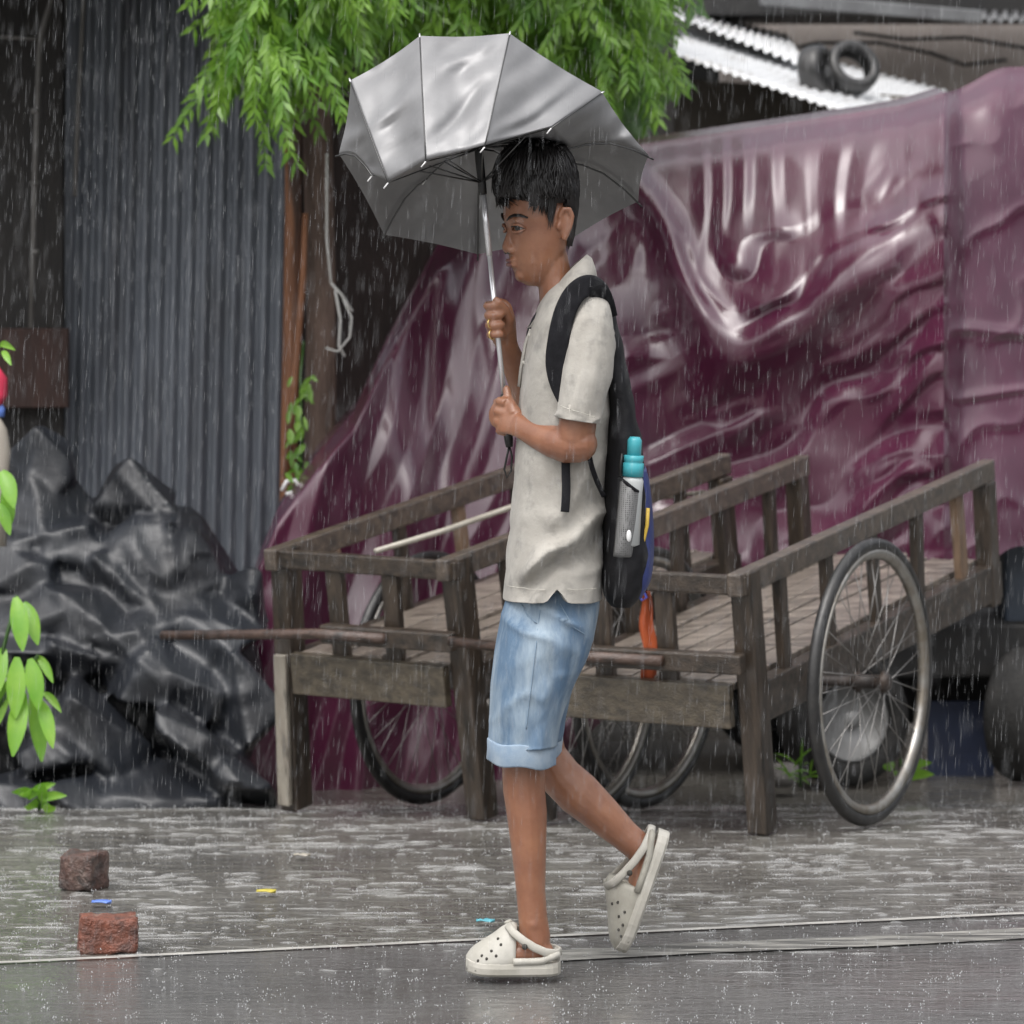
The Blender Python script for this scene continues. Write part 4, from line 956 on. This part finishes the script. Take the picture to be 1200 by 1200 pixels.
# cuff and hem stitching bands
def ringtube(tab, r, name, mt, par):
    MB().tube([Q(*p) for p in tab], r, 6).build(name, mt, par)
near_s = [v for v in sm.v if v.y < 8.97]
def on_shirt(pts, lift=.0014, steps=8):
    out = []
    for (xa, ya), (xb_, yb_) in zip(pts, pts[1:]):
        for k in range(steps + 1):
            p = P(lerp(xa, xb_, k / steps), lerp(ya, yb_, k / steps), 8.8); c_ = [v for v in near_s if abs(v.x - p.x) < .012 and abs(v.z - p.z) < .012]
            if c_: out.append(V((p.x, min(v.y for v in c_) - lift, p.z)))
    return out
for pts in (((656, 474), (668, 478), (682, 482), (698, 488)), ((594, 690), (620, 691), (640, 691)), ((664, 691), (684, 692), (700, 692))):
    q_ = on_shirt(pts)
    if len(q_) > 2: MB().tube(q_, .0009, 5).build('stitching', M['clog_sole'], so)
for x, y in ((619, 393), (612, 425)):
    MB().sphere(Q(x + 2, y, -.055), .0045, .003, .0045, 10, 6).build('button', M['clog_sole'], so)
# collar and placket
col = MB(); rings = []
for (bx, by, fx, fy, hd) in ((684, 302, 641, 352, .060), (688, 299, 637, 356, .070), (693, 303, 632, 363, .086), (697, 314, 625, 373, .112), (700, 327, 618, 385, .137), (698, 328, 620, 386, .130)):
    ring = []
    for k in range(56):
        th = 2 * math.pi * k / 56; co = math.cos(th); f = (1 - co) / 2
        ring.append(T(lerp(bx, fx, f), lerp(by, fy, f) - 5 * math.sin(math.pi * f), hd * math.sin(th) * (1.0 - .15 * f)))
    rings.append(ring)
col.loft(rings, caps=False); col.build('collar', M['shirt'], so, solid=.003)
pk = MB(); pk.tube([Q(634, 362, -.02), Q(627, 375, -.03), Q(621, 390, -.03), Q(616, 405, -.028)], [(.005, .018), (.007, .022), (.007, .02), (.003, .012)], 10); pk.build('neck_opening', M['collar_in'], so)
pl = MB(); pl.tube([T(622, 385, -.035), T(616, 402, -.035), T(611, 430, -.034), T(608.5, 452, -.033)], [(.004, .016)] * 4, 10); pl.build('placket', M['shirt'], so)

# ---- shorts
sh = MB()
def shorts_leg(tab, seed, n=56):
    dn = dense(tab, 9); rings = []
    for i, (y, xf, xb, hd, d0) in enumerate(dn):
        f = i / (len(dn) - 1); c, r = (xf + xb) / 2, (xb - xf) / 2; ring = []
        slope = lerp(0, .05, f)
        for k in range(n):
            th = 2 * math.pi * k / n; co, si = math.cos(th), math.sin(th)
            px = c + r * math.copysign(abs(co) ** .9, co)
            sgn = 1 if si < 0 else -1
            fo = .007 * nz(px / 14 + seed, y / 60, sgn * 2) - .010 * (1 - abs(math.sin((px + .22 * y * sgn) / 13.0 + 2 * nz(px / 40, y / 60, seed)))) ** 2 * sstep(.35, .8, f) * (.3 + .7 * sstep(-.2, .3, nz(px / 20, y / 40, 6 + seed)))
            fo += .011 * (1 - abs(math.sin((y - .55 * px) / 14.0 + 1.8 * nz(px / 30, y / 40, seed)))) ** 2 * (1 - sstep(.25, .6, f)) + .008 * (1 - abs(math.sin((y + .5 * px) / 17.0 + 2 * nz(px / 35, y / 35, 8)))) ** 2.5 * sstep(.3, .9, f)
            w_ = 1 + fo / .08
            ring.append(T(px + fo * 90 * co, y + (xb - px) * -.0, d0 + hd * math.copysign(abs(si) ** .9, si) * w_))
        rings.append(ring)
    c = sum(rings[-1], V((0, 0, 0))) / n
    rings.append([c + (p - c) * .9 for p in rings[-1]]); rings.append([c + (p - c) * .86 + V((0, 0, .03)) for p in rings[-2]])
    sh.loft(rings); return rings
shorts_leg([(672, 602, 699, .085, -.055), (700, 592, 702, .10, -.058), (730, 585, 698, .117, -.062), (765, 579, 688, .115, -.07), (800, 575, 671, .105, -.08), (835, 573.5, 658, .095, -.087), (866, 572, 652.5, .09, -.09)], 1)
shorts_leg([(672, 604, 699, .085, .055), (700, 596, 702, .10, .058), (730, 592, 698, .117, .062), (765, 590, 688, .115, .07), (800, 596, 675, .105, .08), (840, 604, 665, .095, .087), (872, 612, 660, .09, .09)], 5)
sho = sh.build('shorts', M['denim'], person)
def cuff(y0, y1, xf0, xb0, hd, d0, slope):
    c_ = MB(); rings = []
    for y, gx in ((y0 + 2, -1.5), (y0, .6), (y0 + 2, 1.4), (lerp(y0, y1, .5), 1.2), (y1 - 2, 1.6), (y1, .8), (y1, -1.5), (y1 - 4, -6)):
        ring = []
        for k in range(56):
            th = 2 * math.pi * k / 56; co, si = math.cos(th), math.sin(th); c0, r0 = (xf0 + xb0) / 2, (xb0 - xf0) / 2 + gx
            ring.append(T(c0 + r0 * co * (1 + .012 * math.sin(3 * th + y)), y + slope * co + 1.5 * math.sin(5 * th), d0 + (hd + gx * S) * si))
        rings.append(ring)
    c_.loft(rings); c_.build('rolled_cuff', M['denim_cuff'], sho)
cuff(861, 887, 572, 650, .091, -.09, 3.0)
cuff(868, 893, 612, 659, .088, .09, -6.0)
near_v = [v for v in sh.v if v.y < 8.95]
def snapped(pts):
    out = []
    for (xa, ya), (xb_, yb_) in zip(pts, pts[1:]):
        for k in range(6):
            p = P(lerp(xa, xb_, k / 6), lerp(ya, yb_, k / 6), 8.83); q = min(near_v, key=lambda v: (v.x - p.x) ** 2 + (v.z - p.z) ** 2 + .02 * max(0, v.y - 8.9) ** 2)
            out.append(V((p.x, q.y - .0012, p.z)))
    return out
for pts in (((634, 704), (630, 740), (624, 790), (619, 830), (616, 858)), ((656, 708), (672, 735), (688, 746)), ((608, 704), (618, 722), (631, 732))):
    MB().tube(snapped(pts), .0011, 5).build('seam', M['thread'], sho)
# ---- clogs
def clog(toe, heel, upv, H, d, wsc=1.0, foam='clog'):
    t0, t1 = V(toe), V(heel)                                       # picture-plane px points of the sole line
    ax = t1 - t0; Ln = ax.length; ax = ax / Ln; up = V(upv).normalized()
    def c(l, h, w):
        q = t0 + ax * l * Ln + up * h * H; return Q(q.x, q.y, d) + V((0, w, 0))
    wid = [(0, .012), (.03, .026), (.10, .040), (.22, .050), (.40, .052), (.55, .047), (.75, .042), (.90, .039), (.97, .030), (1, .014)]
    def W_(l): return interp(wid, l) * wsc
    ls = [0, .03, .08, .15, .25, .35, .45, .55, .65, .75, .85, .92, .97, 1]
    vamp = MB(); rings = []
    top = [(0, .34), (.04, .46), (.10, .56), (.2, .68), (.3, .80), (.4, .95), (.48, 1.02), (.54, .98)]
    for l in (0, .02, .05, .1, .16, .23, .3, .37, .44, .50, .54):
        h = interp(top, l); ring = []
        for k in range(28):
            th = 2 * math.pi * k / 28; si = math.sin(th); co = math.cos(th)
            hh = .10 + (h - .10) * (max(0, si) ** .75 if si > 0 else 0); lw = W_(max(l, .012)) * (1.02 if si <= 0 else 1.02 - .12 * si)
            ring.append(c(l + .05 * max(0, -si) * 0 + (.0 if l < .4 else -.02 * (1 - max(0, si))), hh, lw * co * (1 if abs(co) < .98 else 1)))
        rings.append(ring)
    vamp.loft(rings); 
    vo = vamp.build('clog', M[foam], person)
    sole = MB(); rings = []
    for l in ls:
        w = W_(l); lift = .05 * max(0, (.12 - l) / .12) + .02 * max(0, (l - .9) / .1)
        rings.append([c(l, h + lift, w * x) for x, h in ((-.9, 0), (-1.04, .05), (-1.06, .16), (-1.0, .26), (1.0, .26), (1.06, .16), (1.04, .05), (.9, 0))])
    sole.loft(rings); sole.build('sole', M['clog_sole'], vo, smooth=False, bevel=.002)
    rimm = MB(); pts = [c(l, .30 + .12 * sstep(.75, 1, l), s_ * W_(l) * .98) for s_, seq in ((-1, (.5, .6, .7, .8, .9, .96)), (1, (.96, .9, .8, .7, .6, .5))) for l in seq]
    rimm.tube(pts, .0075, 8); rimm.build('heel_rim', M[foam], vo)
    stp = MB(); pts = [c(l, h, w) for l, h, w in ((.44, .98, -.020), (.50, .86, -.040), (.60, .72, -.046), (.72, .58, -.045), (.84, .48, -.041), (.95, .44, -.030), (1.0, .44, 0), (.95, .44, .030), (.84, .48, .041), (.72, .58, .045), (.60, .72, .046), (.50, .86, .040), (.44, .98, .020))]
    stp.tube(pts, [(.0085, .0032)] * 13, 8); stp.build('strap', M['clog_sole'], vo)
    MB().tube([c(.62, .60, -.052), c(.62, .60, -.046)], .006, 10).build('rivet', M['hole'], vo)
    for l, hf in ((.13, .33), (.22, .36), (.32, .38), (.17, .5), (.27, .56), (.37, .62), (.34, .80)):
        h = .10 + (interp(top, l) - .10) * hf ** .75 if False else lerp(.16, interp(top, l), hf)
        sn = ((h - .10) / (interp(top, l) - .10)) ** (1 / .75); sn = min(.95, sn); w = -W_(l) * (1.02 - .12 * sn) * math.sqrt(1 - sn * sn)
        MB().sphere(c(l, h, w), .0030, .002, .0034, 10, 6).build('vent_hole', M['hole'], vo)
    return vo
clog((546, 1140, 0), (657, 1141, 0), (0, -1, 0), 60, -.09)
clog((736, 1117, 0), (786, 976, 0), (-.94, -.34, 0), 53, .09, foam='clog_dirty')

# ------------------------------------------------------------------ backpack
bagt = thing('backpack', T(735, 710), 'black and blue backpack worn on the back of the walking man', 'backpack')
rows_b = [(342, 697, 712, .08), (356, 696, 717, .112), (385, 702, 724, .130), (430, 709, 733, .138), (480, 711, 744, .142), (530, 708, 753, .145), (580, 706, 759.5, .147), (630, 705, 762, .147), (670, 705, 759, .143), (694, 707, 751, .130), (707, 714, 740, .10)]
rr = body_rings(dense(rows_b, 6), 64, 3.2)
for ring in rr:
    for p in ring:
        px = CX + p.x * K / 9; py = HY + (CH - p.z) * K / 9; p.y += math.copysign(.010 * nz(px / 20, py / 26, 4), p.y - 9); p.x += .008 * nz(py / 30, p.y * 9, 6)
MB().loft(rr).build('bag_body', M['bag'], bagt)
rows_p = [(548, 744, 757, .112), (566, 738, 761, .12), (600, 738, 764.5, .126), (640, 738, 766, .126), (675, 738, 762.5, .12), (696, 740, 752, .10)]
MB().loft(body_rings(dense(rows_p, 6), 48, 3.0)).build('front_pocket', M['bagblue'], bagt)
MB().tube([T(x, y, -.130) for x, y in ((757, 590), (756, 610), (751, 630), (746, 645), (744, 662))], .004, 8).build('piping', M['yellow'], bagt)
def patch(corners, bul, nu=16, nv=24):
    rows_ = []
    for j in range(nv + 1):
        v = j / nv; r_ = []
        for i in range(nu + 1):
            u = i / nu; p = corners[0].lerp(corners[1], u).lerp(corners[3].lerp(corners[2], u), v); p.y -= bul * (math.sin(math.pi * u) ** .45) * min(1, math.sin(math.pi * min(1, v * .7 + .3)) ** .35); r_.append(p)
        rows_.append(r_)
    return MB().grid(rows_)
def mesh_mat():
    m_ = mat('pocket_mesh_weave', (.20, .20, .20), rough=.6); t_ = m_.node_tree; ch = t_.nodes.new('ShaderNodeTexVoronoi'); tc = t_.nodes.new('ShaderNodeTexCoord'); ch.inputs['Scale'].default_value = 240
    ch.inputs['Randomness'].default_value = .15
    t_.links.new(tc.outputs['Object'], ch.inputs['Vector']); rp = t_.nodes.new('ShaderNodeMix'); rp.data_type = 'RGBA'; mr = t_.nodes.new('ShaderNodeMapRange'); mr.inputs[1].default_value = .2; mr.inputs[2].default_value = .45
    rp.inputs[6].default_value = (.03, .03, .032, 1); rp.inputs[7].default_value = (.26, .26, .26, 1); t_.links.new(ch.outputs['Distance'], mr.inputs[0]); t_.links.new(mr.outputs[0], rp.inputs[0]); t_.links.new(rp.outputs[2], t_.nodes['Principled BSDF'].inputs['Base Color']); return m_
mpk = patch([Q(727, 560, -.146), Q(750, 578, -.132), Q(741, 655, -.132), Q(719, 652, -.146)], .052).build('mesh_pocket', mesh_mat(), bagt, solid=.002)
MB().tube([Q(726, 560, -.152), Q(735, 567, -.190), Q(744, 574, -.184), Q(751, 578, -.14)], .0035, 8).build('elastic_hem', M['strap'], mpk)
MB().sphere(Q(737, 628, -.192), 3 * S, .004, 7 * S).build('tag', M['white'], bagt)
def ribbon(tab, name, par, mt=M['strap']):
    dn = dense(tab, 6); ps = [Q(x, y, d) for x, y, d, w, th in dn]; rings = []
    for i, (x, y, d, w, th) in enumerate(dn):
        t_ = ps[min(i + 1, len(ps) - 1)] - ps[max(i - 1, 0)]; t_.y = 0; t_.normalize(); u = t_.cross(V((0, 1, 0))).normalized()
        rings.append([ps[i] + u * w * S * math.copysign(abs(math.cos(q)) ** .4, math.cos(q)) + V((0, 1, 0)) * th * .65 * math.copysign(abs(math.sin(q)) ** .6, math.sin(q)) for q in [2 * math.pi * k / 16 for k in range(16)]])
    return MB().loft(rings).build(name, mt, par)
ribbon([(716, 372, -.120, 8, .012), (709, 352, -.150, 10, .014), (699, 338, -.178, 12, .015), (687, 335, -.192, 12.5, .014), (673, 345, -.205, 12.5, .012), (662, 366, -.212, 12.5, .010), (655, 395, -.213, 12.5, .009), (651.5, 425, -.211, 12, .009), (654, 450, -.209, 9.5, .008), (662, 472, -.208, 7, .007)], 'shoulder_strap', bagt)
ribbon([(664, 500, -.200, 5, .004), (663, 545, -.197, 5, .004), (663.5, 575, -.195, 5, .004), (662, 600, -.198, 5, .004)], 'strap_tail', bagt)
ribbon([(688, 520, -.175, 3, .004), (693, 545, -.180, 3, .004), (700, 565, -.165, 3, .004), (708, 582, -.14, 3, .004)], 'side_strap', bagt)
ribbon([(702, 345, .10, 9, .012), (690, 332, .12, 11, .014), (675, 338, .14, 11, .012), (655, 362, .17, 11, .010), (640, 395, .18, 11, .009), (630, 440, .17, 10, .009)], 'shoulder_strap', bagt)
# bottle in the pocket
bt = thing('water_bottle', Q(741, 600, -.160), 'grey water bottle with teal cap in the side pocket of the backpack', 'bottle')
bx = Q(737, 640, -.146); ba = (Q(744, 512, -.150) - bx)
def bl(f): return bx + ba * f
MB().tube([bl(0), bl(.02), bl(.5), bl(.60), bl(.64)], [.012, .0212, .0212, .0225, .018], 20).build('bottle_body', M['bottle'], bt)
MB().tube([bl(.635), bl(.64), bl(.76), bl(.77), bl(.78), bl(.83), bl(.835)], [.012, .0212, .0212, .018, .020, .020, .013], 20).build('cap', M['teal'], bt)
MB().tube([bl(.83), bl(.84), bl(.97), bl(1.0)], [.010, .0145, .0145, .010], 16).build('spout', M['teal'], bt)
MB().tube([bl(.62) + V((-.024, -.005, 0)), bl(.75) + V((-.026, -.008, 0)), bl(.85) + V((-.024, -.006, 0))], .0035, 6).build('carry_loop', M['black'], bt)

# ------------------------------------------------------------------ umbrella
um = thing('umbrella', shaft(520), 'silver umbrella blown half inside out, held up by the walking man', 'umbrella')
H_ = Q(561, 172, -.03)
# tip px, tip depth, bend px, bend depth
ribs = [((397, 180), -.02, (436, 204), -.12), ((411, 94), -.06, (455, 212), -.24), ((492, 42), -.08, (499, 187), -.31), ((597, 39), -.08, (568, 170), -.31), ((705, 107), -.02, (646, 148), -.20),
        ((760, 182), .06, (668, 172), .0), ((748, 236), .20, (665, 188), .12), ((668, 281), .36, (618, 208), .22), ((560, 298), .42, (561, 218), .26), ((450, 275), .24, (500, 208), .17)]
def ribcurve(r, s):
    (tx, ty), td, (bx_, by_), bd = r; t_ = Q(tx, ty, td); b_ = Q(bx_, by_, bd); flip = ty < 170
    if s < .5: f = s / .5; p = H_.lerp(b_, f); p.z += .018 * math.sin(math.pi * f) * (0 if flip else 1)
    else: f = (s - .5) / .5; p = b_.lerp(t_, f); p.z += (.02 if not flip else 0) * math.sin(math.pi * f); p.y -= .02 * math.sin(math.pi * f) if flip else 0
    return p
can = MB(); NS, NT = 48, 30
for i, r0 in enumerate(ribs):
    r1 = ribs[(i + 1) % len(ribs)]; rows_ = []; fl = (r0[0][1] < 170) + (r1[0][1] < 170)
    for j in range(NS + 1):
        s = j / NS; a_, b_ = ribcurve(r0, s), ribcurve(r1, s); row = []
        for k in range(NT + 1):
            f = k / NT; p = a_.lerp(b_, f); bow = math.sin(math.pi * f)
            rim_in = .03 * bow * s ** 3                         # edge curves in between the tips
            p = p.lerp(H_.lerp(p, .5), rim_in)
            if fl:
                px = CX + p.x * K / p.y; py = HY + (CH - p.z) * K / p.y; w_ = bow * sstep(.4, .6, s)
                ph = px * .60 + py * .85 + 14 * nz(px / 60, py / 60, 2)
                p.y += w_ * (.0095 * math.sin(ph / 5.2) + .010 * math.sin(ph / 11.0 + 1)) * (.5 + .5 * sstep(-.3, .3, nz(px / 40, py / 40, 19))) + w_ * (.004 * math.sin(ph / 3.1) * (1 - .75 * sstep(.6, 1, s)) * (.4 + .6 * sstep(-.3, .3, nz(px / 50, py / 50, 9))) + .018 * nz(px / 40, py / 50, 3) + .012)
            else: p.z += .010 * bow * math.sin(math.pi * s); p.y += .006 * bow * nz(s * 5, f * 3, i)
            row.append(p)
        rows_.append(row)
    can.grid(rows_)
bmt = bmesh.new()
co = can.build('canopy', M['umb'], um, fixn=False)
bmt.from_mesh(co.data); bmesh.ops.remove_doubles(bmt, verts=bmt.verts, dist=.0004); bmesh.ops.recalc_face_normals(bmt, faces=bmt.faces); bmt.to_mesh(co.data); bmt.free()
for r in ribs:
    flip = r[0][1] < 170
    offs = V((0, -.006, -.004))
    pts = [ribcurve(r, s) + offs for s in (.02, .15, .3, .45, .5, .6, .75, .9, 1.0)]
    rb = MB().tube(pts, .0014 if flip else .0020, 6).build('rib', M['umbrib'], um)
    tip = pts[-1] + (pts[-1] - pts[-2]).normalized() * .012
    MB().tube([pts[-1], tip], .0018, 8).build('tip', M['chrome'] if flip else M['black'], rb)
    if flip or r[0][0] < 500:
        q = pts[4]; MB().tube([q, q + V((-.009, -.003, -.011))], .0014, 6).build('joint', M['white'], rb)
    MB().tube([shaft(214), ribcurve(r, .33) + offs], .0018, 5).build('stretcher', M['umbrib'], rb)
MB().tube([shaft(160), shaft(172), shaft(188), shaft(212), shaft(228)], [.004, .008, .009, .0085, .008], 12).build('runner', M['black'], um)
MB().tube([shaft(226), shaft(300)], .0062, 12).build('shaft', M['chrome'], um)
MB().tube([shaft(298), shaft(470)], .0052, 12).build('lower_shaft', M['chrome'], um)
MB().tube([shaft(462), shaft(468), shaft(515), shaft(524)], [.007, .0088, .0092, .007], 12).build('handle', M['black'], um)
MB().tube([shaft(522), Q(594, 535, -.03), Q(591, 550, -.03), Q(594, 560, -.03), Q(599, 552, -.03), Q(600, 535, -.03), shaft(523)], .0022, 6).build('wrist_loop', M['black'], um)

# ------------------------------------------------------------------ rain and splashes
rr_ = random.Random(5)
mm = MB()
for k in range(15000):
    D = (rr_.uniform(4.5 ** 3, 12.3 ** 3)) ** (1 / 3); x = rr_.uniform(-150, 1350); y = rr_.uniform(-60, 1220)
    p = P(x, y, D)
    if p.z < g(D) + .03: continue
    l = rr_.uniform(.016, .05); r_ = rr_.uniform(.00028, .0006); sl = V((rr_.gauss(-.05, .03), rr_.gauss(0, .03), -1)).normalized()
    q = [p + V((r_ * math.cos(a_), r_ * math.sin(a_), 0)) + sl * l * .62 for a_ in (0, 2.1, 4.2)]
    mm.add([p, *q, p + sl * l], [(0, 1, 2), (0, 2, 3), (0, 3, 1), (4, 2, 1), (4, 3, 2), (4, 1, 3)])
tag(mm.build('falling_rain', M['rain'], fixn=False), 'heavy falling rain filling the air over the road', 'rain', kind='stuff')
mm = MB()
def droplet(p, r_, h):
    q = [p + V((r_ * math.cos(a_), r_ * math.sin(a_), h * .4)) for a_ in (0, 1.57, 3.14, 4.71)]
    mm.add([p, *q, p + V((0, 0, h))], [(0, 2, 1), (0, 3, 2), (0, 4, 3), (0, 1, 4), (5, 1, 2), (5, 2, 3), (5, 3, 4), (5, 4, 1)])
for k in range(9000):
    D = rr_.uniform(8.2, 12.6); x = rr_.uniform(-1.7, 1.7) * D / 9
    z = g(D) - (.006 if D > edge_y(x) else 0)
    s_ = rr_.uniform(.4, 1.0) ** 2
    for j_ in range(rr_.randint(1, 4)):
        a_ = rr_.uniform(0, 6.28); rad = rr_.uniform(0, .012) * s_
        droplet(V((x + rad * math.cos(a_), D + rad * math.sin(a_), z + rr_.uniform(0, .012) * s_)), (.0017 * s_ + .0005) * .72, rr_.uniform(.003, .009) * s_ * .8)
rip = MB()  # low ridges added as whitish streaks imitating reflected sky
for k in range(4600):
    D = rr_.uniform(9.0, 12.3); x = rr_.uniform(-1.7, 1.7) * D / 9
    if D < edge_y(x) + .02 and rr_.random() < .8: continue
    if nz(x * 1.1, D * 5, 3) < rr_.uniform(-.35, .3): continue
    z = g(D) - (.006 if D > edge_y(x) else 0); l = rr_.uniform(.008, .05) * rr_.choice((.4, .7, 1, 1.9)); w_ = rr_.uniform(.002, .009); h = rr_.uniform(.0015, .0035); n_ = 6; yaw = rr_.gauss(.03, .12); rows_ = []
    for i in range(n_ + 1):
        u_ = i / n_ * 2 - 1; e_ = math.sqrt(max(0, 1 - u_ * u_)); cy = D + yaw * l * u_ + .002 * math.sin(u_ * 4 + k)
        rows_.append([V((x + l * u_, cy - w_ * e_, z - .0005)), V((x + l * u_, cy - w_ * .2 * e_, z + h * e_)), V((x + l * u_, cy + w_ * e_, z - .0005))])
    rip.grid(rows_)
tag(rip.build('water_glints', M['ripple'], fixn=False), 'pale water ridges coloured to imitate sky glints on the wet roadside', 'ripples', kind='stuff')
tag(mm.build('rain_splashes', M['splash'], fixn=False), 'small white rain splashes all over the wet ground', 'splashes', kind='stuff')
